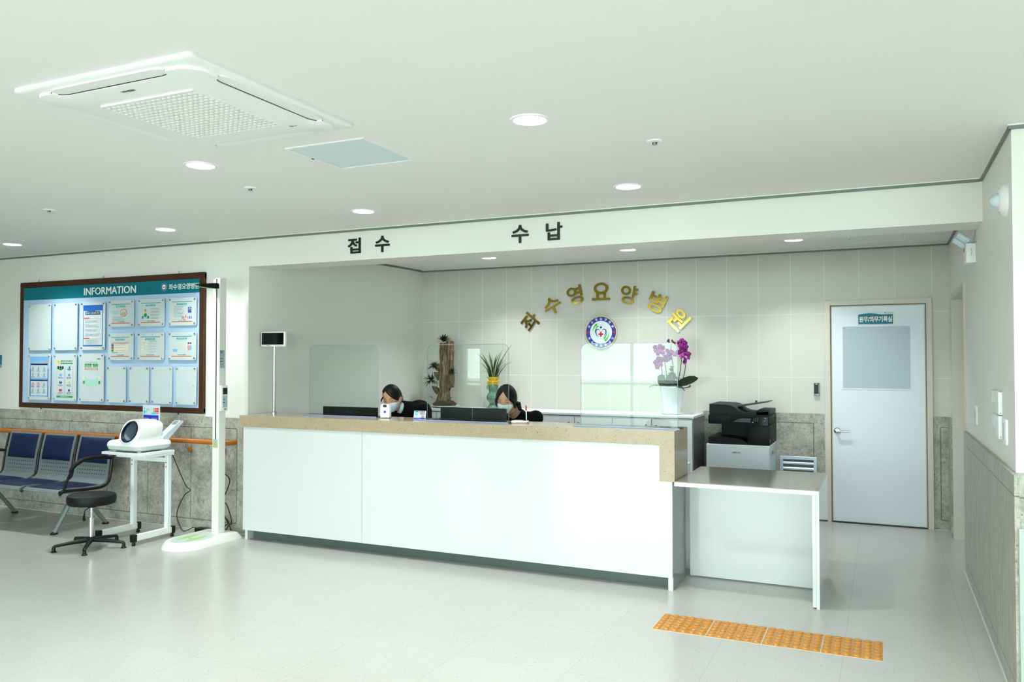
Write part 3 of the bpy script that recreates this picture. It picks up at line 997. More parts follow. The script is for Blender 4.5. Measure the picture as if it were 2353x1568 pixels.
NP = dict(P1=(-2.953, 1.602, -2.620, 2.064), P2=(-2.572, 1.602, -2.236, 2.064), P3=(-2.188, 1.602, -1.850, 2.064),
          P4=(-2.952, 1.106, -2.619, 1.564), P5=(-2.572, 1.106, -2.240, 1.564), P6=(-2.197, 1.106, -1.860, 1.564),
          Q1=(-1.802, 1.816, -1.466, 2.070), Q2=(-1.411, 1.816, -1.075, 2.070), Q3=(-1.020, 1.816, -.684, 2.070),
          Q4=(-1.804, 1.503, -1.469, 1.757), Q5=(-1.413, 1.503, -1.077, 1.757), Q6=(-1.019, 1.503, -.682, 1.757),
          R1=(-1.815, 1.103, -1.563, 1.444), R2=(-1.518, 1.103, -1.264, 1.444), R3=(-1.229, 1.103, -.972, 1.444), R4=(-.925, 1.103, -.676, 1.444))
for k, lab in (('P1', 'tall empty clear notice sleeve in the top left corner of the board'),
               ('P2', 'tall empty clear notice sleeve second from the top left corner of the board'),
               ('R1', 'small empty notice sleeve, first of four in the bottom right row'),
               ('R2', 'small empty notice sleeve, second of four in the bottom right row'),
               ('R3', 'small empty notice sleeve, third of four in the bottom right row'),
               ('R4', 'small empty notice sleeve, last of four beside the height scale')):
    t, x0, z0, x1, z1 = notice(NP[k], lab)
    b = MB()
    ink(b, 'print_teal', (x0 + x1) / 2 - .002, (x0 + x1) / 2 + .002, z1 - .038, z1 - .033)
    ink(b, 'print_teal', x1 - .04, x1 - .036, (z0 + z1) / 2 - .006, (z0 + z1) / 2 + .006)
    b.build('film_tab', parent=t, world=True)
# P3: patient rights
t, x0, z0, x1, z1 = notice(NP['P3'], 'tall blue bordered patient rights poster with an orange heading', 'rights_poster')
b = MB()
a0, a1, c0, c1 = x0 + .035, x1 - .032, z0 + .034, z1 - .030
ink(b, 'print_blue', a0, a1, c0, c1, 1); ink(b, 'paper', a0 + .008, a1 - .008, c0 + .012, c1 - .055, 2)
b.use('print_blue').prism([(a0 + (a1 - a0) * i / 16, c1 - .052 + .014 * math.sin(i / 16 * 5.5 + 2.4)) for i in range(17)] + [(a1, c1), (a0, c1)], 'y', YP - .0018, YP)
ink(b, 'print_navy', x0 + .065, x1 - .065, z1 - .125, z1 - .092, 3)
b.build('poster_sheet', parent=t, world=True)
MB().text('환자의 권리와 의무', (x0 + .072, z1 - .120, x1 - .072, z1 - .097), wallXZ(YP - .0018), .0006, .01).build('heading', 'paper', t, True, smooth=False)
b = MB()
for zz in (z1 - .150, z1 - .345):
    ink(b, 'print_orange', a0 + .012, a0 + .09, zz - .012, zz, 3); ink(b, 'print_orange', a0 + .012, a1 - .016, zz - .0125, zz - .010, 3)
zz = z1 - .172
for i in range(4):
    lines(b, 'print_grey', a0 + .025, a0 + .09, zz, 1, .01, .003); lines(b, 'print_dark', a0 + .03, a1 - .03, zz - .009, 3, .0085, .0028)
    zz -= .043
lines(b, 'print_dark', a0 + .03, a1 - .03, z1 - .368, 5, .0095, .003)
b.build('body_text', parent=t, world=True)
# P4: blue hygiene poster
t, x0, z0, x1, z1 = notice(NP['P4'], 'blue infection prevention poster in the bottom left corner of the board', 'hygiene_poster')
b = MB()
a0, a1, c0, c1 = x0 + .028, x1 - .026, z0 + .034, z1 - .026
ink(b, 'print_sky', a0, a1, c0, c1, 1); ink(b, 'print_blue', a0, a0 + .012, c0, c1 - .12, 2); ink(b, 'print_blue', a1 - .012, a1, c0, c1 - .12, 2)
for (p0, p1) in ((c1 - .20 , c1 - .083), (c0 + .022, c0 + .155)):
    ink(b, 'paper', a0 + .014, a1 - .014, p0 - .012, p1, 3); ink(b, 'print_navy', a0 + .014, a1 - .014, p1 - .002, p1 + .013, 4)
    for i in range(3):
        for j in range(2):
            xx = a0 + .045 + i * .085; zc = p1 - .035 - j * .058
            disc(b, 'print_bar', xx, zc, .012, .017, 4); disc(b, 'paper', xx, zc + .002, .006, .010, 5)
            lines(b, 'print_dark', xx - .025, xx + .03, zc - .021, 2, .006, .0025, lvl=4)
for xx in (a0 + .045, a0 + .13): disc(b, 'print_red', xx, c0 + .118, .018, .021, 5); disc(b, 'paper', xx, c0 + .118, .013, .016, 6); b.use('print_red').prism([(xx - .012, c0 + .106), (xx - .009, c0 + .103), (xx + .012, c0 + .130), (xx + .009, c0 + .133)], 'y', YP - .0034, YP)
b.build('poster_sheet', parent=t, world=True)
b = MB().use('paper').text('코로나바이러스감염증', (a0 + .03, c1 - .066, a1 - .075, c1 - .048), wallXZ(YP - .001), .0006, .01)
b.use('print_yellow').text('예방수칙', (a1 - .072, c1 - .066, a1 - .008, c1 - .048), wallXZ(YP - .001), .0006, .02)
b.build('heading', parent=t, world=True, smooth=False)
# P5: distancing poster
t, x0, z0, x1, z1 = notice(NP['P5'], 'poster with small figures, two columns and a green foot band', 'guidance_poster')
b = MB()
a0, a1 = x0 + .055, x1 - .055
disc(b, 'print_yellow', a0 + .018, z1 - .078, .017, None, 2)
lines(b, 'print_green', a0 + .05, a1, z1 - .085, 1, .02, .014, 0, 2); lines(b, 'print_dark', a0 + .05, a1, z1 - .066, 1, .02, .007, 0, 2)
for i, m_ in enumerate(('print_dark', 'print_navy', 'print_dark')):
    disc(b, m_, a0 + .015 + i * .032, z1 - .135, .014, .017, 2); disc(b, 'print_skin', a0 + .015 + i * .032, z1 - .113, .007, .008, 3)
disc(b, 'print_blue', a1 - .045, z1 - .135, .010, .017, 2); disc(b, 'print_skin', a1 - .045, z1 - .113, .007, .008, 3)
for k, cx in enumerate((a0 + .052, a1 - .048)):
    ink(b, 'print_grey', cx - .052, cx + .052, z0 + .055, z1 - .145, 1); ink(b, 'paper', cx - .050, cx + .050, z0 + .057, z1 - .147, 2)
    disc(b, ('print_green', 'print_bar')[k], cx, z1 - .152, .028, .010, 3)
    for j in range(3):
        zc = z1 - .205 - j * .075
        disc(b, ('print_sky', 'print_blue', 'print_red')[j] if k == 0 else ('print_bar', 'print_yellow', 'print_navy')[j], cx, zc, .024 if k == 0 else .013, .014, 3)
        disc(b, 'print_skin', cx, zc + .014, .007, .008, 4); lines(b, 'print_dark', cx - .035, cx + .04, zc - .021, 3, .007, .003, lvl=3)
ink(b, 'print_green', a0 - .005, a1 + .005, z0 + .030, z0 + .046, 2)
lines(b, 'paper', a0 + .05, a1 - .05, z0 + .041, 1, .01, .005, 0, 3)
b.build('poster_print', parent=t, world=True)
# P6: mask poster
t, x0, z0, x1, z1 = notice(NP['P6'], 'poster with green Korean heading and a drawn face mask', 'mask_poster')
b = MB().use('print_green').text('안전한 병원!', (x0 + .072, z1 - .128, x1 - .078, z1 - .092), wallXZ(YP - .001), .0006, .03)
b.use('print_gold').text('코로나 마스크로', (x0 + .072, z1 - .156, x1 - .078, z1 - .134), wallXZ(YP - .001), .0006, .02)
b.build('heading', parent=t, world=True, smooth=False)
b = MB()
cx = (x0 + x1) / 2; zc = z1 - .235
b.use('print_mint').prism([(cx - .10, zc + .035), (cx + .10, zc + .035), (cx + .085, zc - .02), (cx + .07, zc - .075), (cx - .06, zc - .075), (cx - .085, zc - .02)], 'y', YP - .0008, YP)
b.use('paper').prism([(cx - .085, zc + .028), (cx, zc + .052), (cx + .085, zc + .028), (cx + .06, zc - .01), (cx, zc - .030), (cx - .06, zc - .01)], 'y', YP - .0014, YP)
b.build('mask_drawing', parent=t, world=True); b = MB()
for q in (-.105, .110):
    disc(b, 'print_cream', cx + q, zc + .005, .014, .03, 3); b.build('drawn_hand', parent=t, world=True); b = MB()
    disc(b, 'print_green', cx + q, zc - .040, .012, .018, 2); b.build('drawn_sleeve', parent=t, world=True); b = MB()
lines(b, 'print_grey', x0 + .08, x1 - .08, z1 - .078, 1, .01, .004); lines(b, 'print_dark', x1 - .09, x1 - .045, z1 - .045, 1, .01, .007)
b.build('small_print', parent=t, world=True)
def small(key, title, label, name):
    t, x0, z0, x1, z1 = notice(NP[key], label, name)
    ink(MB(), 'print_bar', x0 + .038, x1 - .052, z1 - .042, z1 - .036, 1).build('top_rule', parent=t, world=True)
    ink(MB(), 'print_orange', x0 + .036, x1 - .054, z0 + .032, z0 + .039, 1).build('bottom_rule', parent=t, world=True)
    ink(MB(), 'print_teal', x0 + .098, x1 - .115, z1 - .068, z1 - .051, 1).build('heading_band', parent=t, world=True)
    MB().text(title, (x0 + .108, z1 - .065, x1 - .125, z1 - .054), wallXZ(YP - .0008), .0005, .01).build('heading', 'paper', t, True, smooth=False)
    MB().text('좌수영요양병원', (x0 + .118, z0 + .043, x1 - .125, z0 + .053), wallXZ(YP), .0006, .01).build('foot_name', 'print_dark', t, True, smooth=False)
    return t, x0, z0, x1, z1
t, x0, z0, x1, z1 = small('Q1', '병원이념', 'small notice with a handshake drawing, first in the top right row', 'handshake_notice')
b = MB()
hx, hz = x0 + .20, z1 - .122
disc(b, 'print_dark', hx, hz, .043, .036, 2); disc(b, 'print_skin', hx, hz, .040, .033, 3)
for i in range(4): b.use('print_dark').prism([(hx - .03 + i * .014, hz - .020 - .003 * i), (hx - .027 + i * .014, hz - .022 - .003 * i), (hx - .008 + i * .012, hz + .006), (hx - .011 + i * .012, hz + .008)], 'y', YP - .0022, YP)
b.use('paper').prism([(hx - .035, hz + .004), (hx - .012, hz + .02), (hx + .02, hz + .003), (hx - .004, hz - .02)], 'y', YP - .0020, YP)
lines(b, 'print_grey', x0 + .055, x0 + .15, z1 - .105, 2, .016); lines(b, 'print_grey', x0 + .05, x1 - .07, z1 - .158, 5, .0115, .004, .6)
b.build('picture', parent=t, world=True)
t, x0, z0, x1, z1 = small('Q2', '간병인 안내', 'small notice with four coloured balloon circles in the top right row', 'diagram_notice')
b = MB()
for m_, dx, dz, r in (('print_gold', .095, .107, .014), ('print_green', .095, .150, .019), ('print_bar', .06, .170, .014), ('print_green', .130, .170, .014)): disc(b, m_, x0 + dx, z1 - dz, r, r * 1.0, 2)
for i in range(4): lines(b, 'print_grey', x0 + .165, x1 - .05, z1 - .088 - i * .028, 2, .009, .0035)
b.build('picture', parent=t, world=True)
t, x0, z0, x1, z1 = small('Q3', '면회 안내', 'small notice with a row of tiny people, last in the top right row', 'visiting_notice')
b = MB()
lines(b, 'print_grey', x0 + .062, x1 - .14, z1 - .080, 8, .0132, .004)
ink(b, 'print_blue', x1 - .10, x1 - .06, z1 - .14, z1 - .088, 2); disc(b, 'paper', x1 - .08, z1 - .105, .012, .012, 3); disc(b, 'print_red', x1 - .078, z1 - .112, .006, .015, 4)
for i, m_ in enumerate(('print_teal', 'print_red', 'print_orange', 'print_pink', 'print_blue', 'print_blue')):
    disc(b, m_, x0 + .165 + i * .022, z1 - .183 + (.01 if i == 2 else 0), .005, .014, 3); disc(b, 'print_skin', x0 + .165 + i * .022, z1 - .165 + (.014 if i == 2 else 0), .004, .004, 4)
b.build('picture', parent=t, world=True)
t, x0, z0, x1, z1 = small('Q4', '환자등급 안내', 'small notice with a blue, red and green table', 'table_notice')
b = MB()
ink(b, 'print_cream', x0 + .045, x1 - .065, z0 + .08, z1 - .095, 1); ink(b, 'print_orange', x0 + .045, x1 - .065, z1 - .099, z1 - .094, 2)
for i, m_ in enumerate(('print_blue', 'print_red', 'print_green')):
    ink(b, m_, x0 + .045, x0 + .075, z1 - .124 - i * .0245, z1 - .102 - i * .0245, 2); lines(b, 'print_grey', x0 + .088, x1 - .08, z1 - .110 - i * .0245, 1, .01, .004)
lines(b, 'print_grey', x0 + .045, x1 - .06, z1 - .083, 1, .01, .004, 0); lines(b, 'print_bar', x0 + .052, x0 + .13, z0 + .075, 1, .01, .006, 0)
b.build('picture', parent=t, world=True)
t, x0, z0, x1, z1 = small('Q5', '입원절차', 'small notice with five rows of pale tags', 'steps_notice')
b = MB()
for i in range(5):
    zc = z1 - .078 - i * .0255
    disc(b, 'print_cream', x0 + .065, zc, .017, .008, 2); disc(b, 'print_cream', x0 + .113, zc, .022, .009, 2); lines(b, 'print_gold', x0 + .102, x0 + .126, zc + .002, 1, .01, .003, 0, 3)
    lines(b, 'print_grey', x0 + .15, x1 - .08, zc + .004, 1 if i else 2, .009, .003)
b.build('picture', parent=t, world=True)
t, x0, z0, x1, z1 = small('Q6', '외래 진료 절차', 'small notice with a flow chart and two cartoon figures', 'flowchart_notice')
b = MB()
for dx, dz, hw in ((.158, .082, .02), (.158, .102, .018), (.158, .124, .028), (.158, .146, .014), (.198, .147, .016)): ink(b, 'print_cream', x0 + dx - hw, x0 + dx + hw, z1 - dz - .006, z1 - dz + .006, 2); lines(b, 'print_grey', x0 + dx - hw + .004, x0 + dx + hw - .004, z1 - dz + .002, 1, .01, .003, 0, 3)
for dx in (.115, .2): disc(b, 'print_mint', x0 + dx, z1 - .072, .014, .007, 2)
b.build('flow_chart', parent=t, world=True); b = MB()
for dx, m_ in ((.245, 'print_pink'), (.270, 'print_sky')): disc(b, m_, x0 + dx, z1 - .14, .012, .026, 2); disc(b, 'print_skin', x0 + dx, z1 - .110, .010, .011, 3); disc(b, 'print_dark', x0 + dx, z1 - .101, .011, .007, 4)
b.build('cartoon_figures', parent=t, world=True); b = MB()
ink(b, 'print_sky', x0 + .055, x0 + .11, z0 + .075, z0 + .10, 2); ink(b, 'paper', x0 + .058, x0 + .075, z0 + .1, z0 + .115, 2); ink(b, 'print_red', x0 + .063, x0 + .069, z0 + .103, z0 + .110, 3)
b.build('picture', parent=t, world=True)

# teal sign cut by the left edge
b = MB().use('teal').box(-3.62, -3.435, YW - .014, YW, 1.455, 1.556, .002, 1).use('print_grey').box(-3.62, -3.435, YW - .014, YW, 1.425, 1.4548)
b.use('white').text('03', (-3.492, 1.488, -3.448, 1.522), wallXZ(YW - .0142), .001)
tag(b.build('room_sign', None, None, True, (-3.52, YW, 1.49)), 'small teal and grey room sign cut off by the left edge', 'sign')

# handrail
hr = thing('handrail', 'orange wooden handrail along the stone clad wall behind the bench', 'handrail', (-2.0, YW - .022, 0))
MB().tube([(XLEFT, -2.80, .788), (-.30, -2.80, .788), (-.262, -2.796, .788), (-.243, -2.775, .788), (-.240, -2.722, .788)], .019, 16, 1.15).build('rail', 'wood_rail', hr, True)
for x in (-.36, -.76, -1.86, -3.05, -4.25):
    MB().tube([(x, -2.80, .772), (x, -2.795, .745), (x, -2.765, .725), (x, -2.724, .722)], .011, 10).build('bracket_arm', 'brushed', hr, True)
    MB().box(x - .018, x + .018, -2.748, -2.722, .685, .735, .008, 2).build('bracket_block', 'wood_rail', hr, True)

# outlet, cables and adapter
o = thing('wall_outlet', 'white double wall outlet with a plugged black cable', 'outlet', (-.40, YW - .022, .455))
MB().box(-.425, -.345, YW - .032, YW - .022, .395, .515, .003, 2).build('faceplate', 'white', o, True)
for z in (.484, .428): MB().lathe([(.018, YW - .034), (.018, YW - .0322), (.0, YW - .0322)], (-.372, 0, z), 16, 'y').build('socket', 'black', o, True)
def cable(name, pts, label, r=.0045):
    P = [Vector(p) for p in pts]
    out = []
    for i in range(len(P) - 1):
        p0, p1, p2, p3 = P[max(i - 1, 0)], P[i], P[i + 1], P[min(i + 2, len(P) - 1)]
        for k in range(6):
            t = k / 6
            out.append(.5 * ((2 * p1) + (-p0 + p2) * t + (2 * p0 - 5 * p1 + 4 * p2 - p3) * t * t + (-p0 + 3 * p1 - 3 * p2 + p3) * t ** 3))
    out.append(P[-1])
    tag(MB().tube(out, r, 8).build(name, 'black', None, True, tuple(P[0])), label, 'cable')
cable('power_cable', [(-.372, -2.745, .484), (-.335, -2.765, .515), (-.275, -2.765, .49), (-.262, -2.765, .44), (-.31, -2.77, .33), (-.35, -2.77, .265), (-.33, -2.765, .27), (-.285, -2.765, .24), (-.235, -2.765, .12), (-.245, -2.765, .085), (-.28, -2.765, .10), (-.335, -2.77, .20), (-.355, -2.77, .24)],
      'black cable looping down the wall behind the height scale')
cable('power_cable', [(-.36, -2.77, .14), (-.29, -2.765, .125), (-.27, -2.765, .095), (-.30, -2.77, .07), (-.355, -2.765, .045), (-.30, -2.765, .03), (-.265, -2.765, .075), (-.235, -2.77, .012), (-.27, -2.775, .008), (-.37, -2.79, .012)],
      'coiled black cable on the floor behind the height scale', .004)
cable('power_cable', [(-.80, -2.9, .69), (-.79, -2.76, .40), (-.735, -2.75, .345), (-.79, -2.76, .30), (-.855, -2.77, .18), (-.86, -2.78, .10), (-.80, -2.80, .03), (-.73, -2.84, .008), (-.66, -2.86, .012), (-.64, -2.80, .03), (-.58, -2.79, .02)],
      'thin black cable hanging behind the white medical cart', .0035)
b = MB().box(-.60, -.47, -2.83, -2.765, 0.0, .035, .005, 2)
tag(b.build('power_adapter', 'black', None, True, (-.535, -2.8, 0)), 'black power adapter block on the floor by the wall', 'adapter')

# ------------------------------------------------------------------ bench
bn = thing('waiting_bench', 'three seat silver waiting bench with navy cushions and black armrests', 'bench', (-2.25, -3.1, 0))
prof = [(-3.452, .362), (-3.445, .378), (-3.41, .386), (-3.30, .384), (-3.14, .374), (-3.05, .374), (-2.995, .388), (-2.962, .425), (-2.950, .50), (-2.938, .60), (-2.912, .72), (-2.893, .795), (-2.885, .800)]
def along(t0, t1, n=10):
    L = [0]
    for i in range(1, len(prof)): L.append(L[-1] + math.dist(prof[i - 1], prof[i]))
    r = []
    for k in range(n + 1):
        s_ = L[-1] * (t0 + (t1 - t0) * k / n)
        i = max(j for j in range(len(L)) if L[j] <= s_ + 1e-9)
        i = min(i, len(prof) - 2)
        u = (s_ - L[i]) / (L[i + 1] - L[i])
        r.append((prof[i][0] + (prof[i + 1][0] - prof[i][0]) * u, prof[i][1] + (prof[i + 1][1] - prof[i][1]) * u))
    return r
def sheet(pl, x0, x1, th, bul=0.0):
    """thick sheet following a (y,z) profile, optional pillow bulge"""
    b = MB()
    nx = 9
    v, f = [], []
    n = len(pl)
    nor = []
    for i in range(n):
        a = Vector(pl[max(i - 1, 0)]); c = Vector(pl[min(i + 1, n - 1)])
        t = (c - a).normalized(); nor.append(Vector((-t.y, t.x)))
    for side in (0, 1):
        for i in range(n):
            for j in range(nx):
                u, w_ = j / (nx - 1), i / (n - 1)
                e = (1 - (2 * u - 1) ** 6) * (1 - (2 * w_ - 1) ** 6)
                h_ = (th * (.35 + .65 * e) + bul * e) if (side and bul) else (th if side else 0)
                p = Vector(pl[i]) + nor[i] * h_
                v.append((x0 + (x1 - x0) * u, p.x, p.y))
    m_ = n * nx
    for i in range(n - 1):
        for j in range(nx - 1):
            a = i * nx + j
            f += [[a, a + 1, a + nx + 1, a + nx], [m_ + a, m_ + a + nx, m_ + a + nx + 1, m_ + a + 1]]
    for i in range(n - 1):
        for j in (0, nx - 1):
            a = i * nx + j
            f.append([a, a + nx, m_ + a + nx, m_ + a])
    for j in range(nx - 1):
        for i in (0, n - 1):
            a = i * nx + j
            f.append([a, a + 1, m_ + a + 1, m_ + a])
    return b._add(v, f)
def mv(bm_, dx, dy=0, dz=0):
    for v in bm_.bm.verts: v.co += Vector((dx, dy, dz))
    return bm_
for i, cx in enumerate((-2.75, -2.25, -1.75)):
    s_ = sheet(along(0, 1, 30), -.226, .226, .004)
    for v in s_.bm.verts: v.co -= Vector((0, -3.1, 0))
    s_ = s_.build('seat_shell', 'perf', bn)
    s_.location = (cx + 2.25, 0, 0)
    def pad(t0, t1):
        q = sheet(along(t0, t1, 14), -.198, .198, .014, .014)
        for v in q.bm.verts: v.co -= Vector((0, -3.1, 0))
        return q
    pad(.05, .47).build('seat_cushion', 'navy', s_)
    pad(.72, .975).build('back_cushion', 'navy', s_)
for x in (-3.0, -2.5, -2.0, -1.5):
    MB().tube([(x, y, z - .012) for y, z in along(0, .985, 26)], .0125, 10).build('side_frame', 'black', bn, True)
MB().box(-3.02, -1.48, -3.24, -3.17, .315, .352, .006, 2).build('beam', 'silver', bn, True)
for x in (-3.0, -1.5):
    s1 = MB()
    s1.tube([(x, -3.345, .553), (x, -3.31, .592), (x, -3.24, .625), (x, -3.15, .638), (x, -3.04, .632), (x, -2.945, .615)], [.016, .020, .0195, .0175, .015, .013], 12)
    s1.tube([(x, -3.345, .553), (x, -3.362, .535)], [.016, .006], 12)
    s1.tube([(x, -3.33, .56), (x, -3.365, .50), (x, -3.395, .43), (x, -3.415, .375)], [.011, .011, .011, .012], 10)
    s1.tube([(x - .003, -3.45, .367), (x + .0, -3.43, .367)], .015, 10)
    s1.build('armrest', 'black_soft', bn, True)
def bench_leg(x):
    for y1 in (-3.41, -2.90):
        b = MB().use('silver').tube([(x, -3.19 + (.03 if y1 > -3.1 else -.03), .33), (x, y1, .014)], [.030, .026], 14, .62)
        b.use('black').lathe([(.030, 0), (.032, .006), (.028, .014)], (x, y1, 0), 16)
        b.build('leg', parent=bn, world=True)
bench_leg(-1.62); bench_leg(-2.90)

# ------------------------------------------------------------------ stool
st = thing('swivel_stool', 'low black round swivel stool with a five star base', 'stool', (-.886, -3.62, 0), rz=math.radians(14))
MB().lathe([(0, .352), (.166, .352), (.176, .360), (.180, .376), (.181, .41), (.176, .424), (.162, .431), (0, .433)], n=48).build('seat', 'black_soft', st)
b = MB().lathe([(.020, .07), (.020, .235), (.024, .235), (.024, .245), (.012, .245), (.012, .33)], n=24)
b.build('gas_lift', 'chrome', st)
MB().lathe([(.03, .325), (.05, .345), (.05, .352)], n=24).tube([(-.0, 0, .335), (-.045, -.02, .30), (-.05, -.025, .24), (-.04, -.03, .22)], [.004, .004, .010, .012], 8).build('lever', 'black', st)
MB().lathe([(.036, .052), (.038, .075), (.028, .092), (.02, .092)], n=24).build('hub', 'black', st)
for k in range(5):
    a = math.radians(-62 + 72 * k)
    c_, s_ = math.cos(a), math.sin(a)
    b = MB().tube([(.02 * c_, .02 * s_, .066), (.15 * c_, .15 * s_, .058), (.255 * c_, .255 * s_, .046), (.268 * c_, .268 * s_, .035)], [.023, .018, .014, .012], 10, .8)
    g = b.build('foot_arm', 'black', st)
    MB().lathe([(.021, 0), (.021, .007), (.014, .012), (.013, .036), (.0, .040)], (.262 * c_, .262 * s_, 0), 16).build('glide', 'black', g)

# ------------------------------------------------------------------ medical cart
ct = thing('medical_cart', 'small white metal cart carrying the blood pressure monitor', 'cart', (-.83, -3.22, 0))
MB().prism([(px - .833, py - 3.222) for px, py in rrect(.235, .184, .03, 5)], 'z', .72, .738).build('top', 'white_paint', ct, True)
MB().box(-.93, -.606, -3.36, -3.05, .698, .720, .003, 1).build('tray', 'white_paint', ct, True)
for x in (-1.045, -.640):
    lg = MB().box(x - .020, x + .020, -3.105, -3.065, .05, .72, .003, 1).build('column', 'white_paint', ct, True)
    fx = MB().box(x - .018, x + .018, -3.41, -3.045, .036, .085, .002, 1).build('foot_rail', 'white_paint', ct, True)
    for y in (-3.425, -3.035):
        b = MB().use('black').box(x - .022, x + .022, y - .022, y + .018, .028, .090, .006, 2)
        b.lathe([(.014, 0), (.016, .008), (.010, .03)], (x, y, 0), 14)
        b.build('caster', parent=ct, world=True)
    for z in (.60, .635): MB().lathe([(.0, -3.108), (.006, -3.108), (.006, -3.104)], (x, 0, z), 10, 'y').build('bolt', 'brass', lg, True)
MB().box(-1.03, -.655, -3.095, -3.075, .635, .675, .003, 1).build('crossbar', 'white_paint', ct, True)

# ------------------------------------------------------------------ blood pressure monitor
bp = thing('blood_pressure_monitor', 'white arm in blood pressure monitor with a dark round opening on the cart', 'medical device', (-.86, -3.19, .738))
ox, oy, oz = -.86, -3.19, .738
def rr(hx, hy, r, cx=0, cy=0, n=6): return [(x + cx, y + cy) for x, y in rrect(hx, hy, r, n)]
b = MB()
loft(b, [(rr(.17, .15, .05), .008), (rr(.195, .175, .055), .022), (rr(.203, .183, .055), .050)])
b.build('lower_shell', 'shell_grey', bp)
b = MB()
loft(b, [(rr(.203, .183, .055), .050), (rr(.200, .180, .055), .072), (rr(.185, .165, .05), .090), (rr(.15, .13, .04), .095)])
b.build('upper_shell', 'white', bp)
for sx in (-1, 1):
    for sy in (-1, 1): MB().lathe([(.016, 0), (.016, .010)], (sx * .14, sy * .12, 0), 16).build('foot', 'offwhite', bp)
# tunnel housing: rounded shell with an inclined round bore
def bore_ring(y, r, zc, zs=1.0, n=36, xc=0.0): return [(xc + r * math.cos(2 * PI * k / n), y, zc + zs * r * math.sin(2 * PI * k / n)) for k in range(n)]
def housing_ring(y, hw, z0, z1, xc=0.0, n=36, p=3.2):
    r = []
    for k in range(n):
        a = 2 * PI * k / n
        c_, s_ = math.cos(a), math.sin(a)
        f_ = (abs(c_) ** p + abs(s_) ** p) ** (-1 / p)
        r.append((xc + hw * f_ * c_, y, (z0 + z1) / 2 + (z1 - z0) / 2 * f_ * s_))
    return r
def sk(y, z): return (y + (z - .09) * .42)
xc = .055
rings = []
for y, hw, z1 in ((-.165, .096, .255), (-.175, .104, .262), (-.165, .112, .266), (-.06, .114, .266), (.03, .112, .262), (.08, .102, .245), (.10, .07, .20)):
    rings.append([(x, (sk(yy, z) if yy < -.1 else yy + (z - .09) * .25), z) for x, yy, z in housing_ring(y, hw, .060, z1, xc)])
inner = [[(x, sk(yy, z), z) for x, yy, z in bore_ring(y, r, .170, 1.0, 36, xc)] for y, r in ((-.176, .084), (-.168, .075))]
inner += [[(x, sk(yy, z), z) for x, yy, z in bore_ring(.06, .066, .170, 1.0, 36, xc)]]
def ringmesh(rs, closed_end=False):
    v, f = [], []
    n = len(rs[0])
    for r in rs: v += r
    for j in range(len(rs) - 1):
        for i in range(n): f.append([j * n + i, j * n + (i + 1) % n, (j + 1) * n + (i + 1) % n, (j + 1) * n + i])
    if closed_end: f.append([(len(rs) - 1) * n + i for i in range(n)])
    return v, f
b = MB()
b._add(*ringmesh([inner[0]] + rings, True))
b.build('arm_housing', 'white', bp)
b = MB()
b._add(*ringmesh([[(x, sk(yy, z), z) for x, yy, z in bore_ring(y, r, .170, 1.0, 36, xc)] for y, r in ((-.178, .087), (-.184, .086), (-.184, .076), (-.165, .071))]))
b.build('cuff_ring', 'navy_ring', bp)
b = MB()
b._add(*ringmesh([[(x, sk(yy, z), z) for x, yy, z in bore_ring(y, r, .170, 1.0, 36, xc)] for y, r in ((-.172, .075), (-.10, .068), (.04, .056))], True))
b.build('cuff_liner', mat('grey cuff liner', (120, 136, 150), 0.4), bp)
b = MB().use('lampgrey').prism([(.09, .085), (.125, .075), (.30, .225), (.298, .236), (.27, .240), (.08, .11)], 'x', .115, .185)
b.use('side_grey').prism([(.205, .1935), (.262, .2362), (.262, .2372), (.205, .1945)], 'x', .125, .176)
b.build('elbow_panel', parent=bp)
cd = MB().use('paper').box(-.975, -.770, -3.06, -3.056, .955, 1.112, .001, 1)
y_ = -3.0602
cd.use('print_royal').box(-.965, -.785, y_ - .0006, y_, .975, 1.028).use('print_red').box(-.964, -.946, y_ - .0006, y_, .960, .970)
for i, m_ in enumerate(('print_mint', 'print_pink', 'print_orange', 'print_red')):
    cd.use(m_).box(-.87 + i * .022, -.849 + i * .022, y_ - .0006, y_, 1.073, 1.090).box(-.87 + i * .022, -.849 + i * .022, y_ - .0006, y_, 1.054, 1.070)
cd.use('print_cyan').box(-.87, -.815, y_ - .0006, y_, 1.036, 1.051).use('print_pink').box(-.812, -.783, y_ - .0006, y_, 1.036, 1.051)
cd.use('print_cyan').lathe([(0, y_ - .0006), (.007, y_ - .0006), (.007, y_)], (-.951, 0, 1.085), 14, 'y').prism([(-.963, 1.038), (-.945, 1.038), (-.94, 1.052), (-.918, 1.055), (-.922, 1.062), (-.945, 1.064), (-.956, 1.074), (-.965, 1.068)], 'y', y_ - .0006, y_)
cd.use('paper')
for i in range(3): cd.box(-.96, -.90 + .01 * i, y_ - .0009, y_, 1.000 - i * .008, 1.003 - i * .008).box(-.868, -.80, y_ - .0009, y_, 1.000 - i * .008, 1.003 - i * .008)
cd.use('print_grey').box(-.935, -.81, y_ - .0006, y_, .963, .967).box(-.93, -.895, y_ - .0006, y_, 1.078, 1.082).box(-.93, -.895, y_ - .0006, y_, 1.070, 1.074)
tag(cd.build('instruction_card', None, None, True, (-.872, -3.058, .955)), 'small instruction card with a coloured chart standing on the blood pressure monitor', 'card')

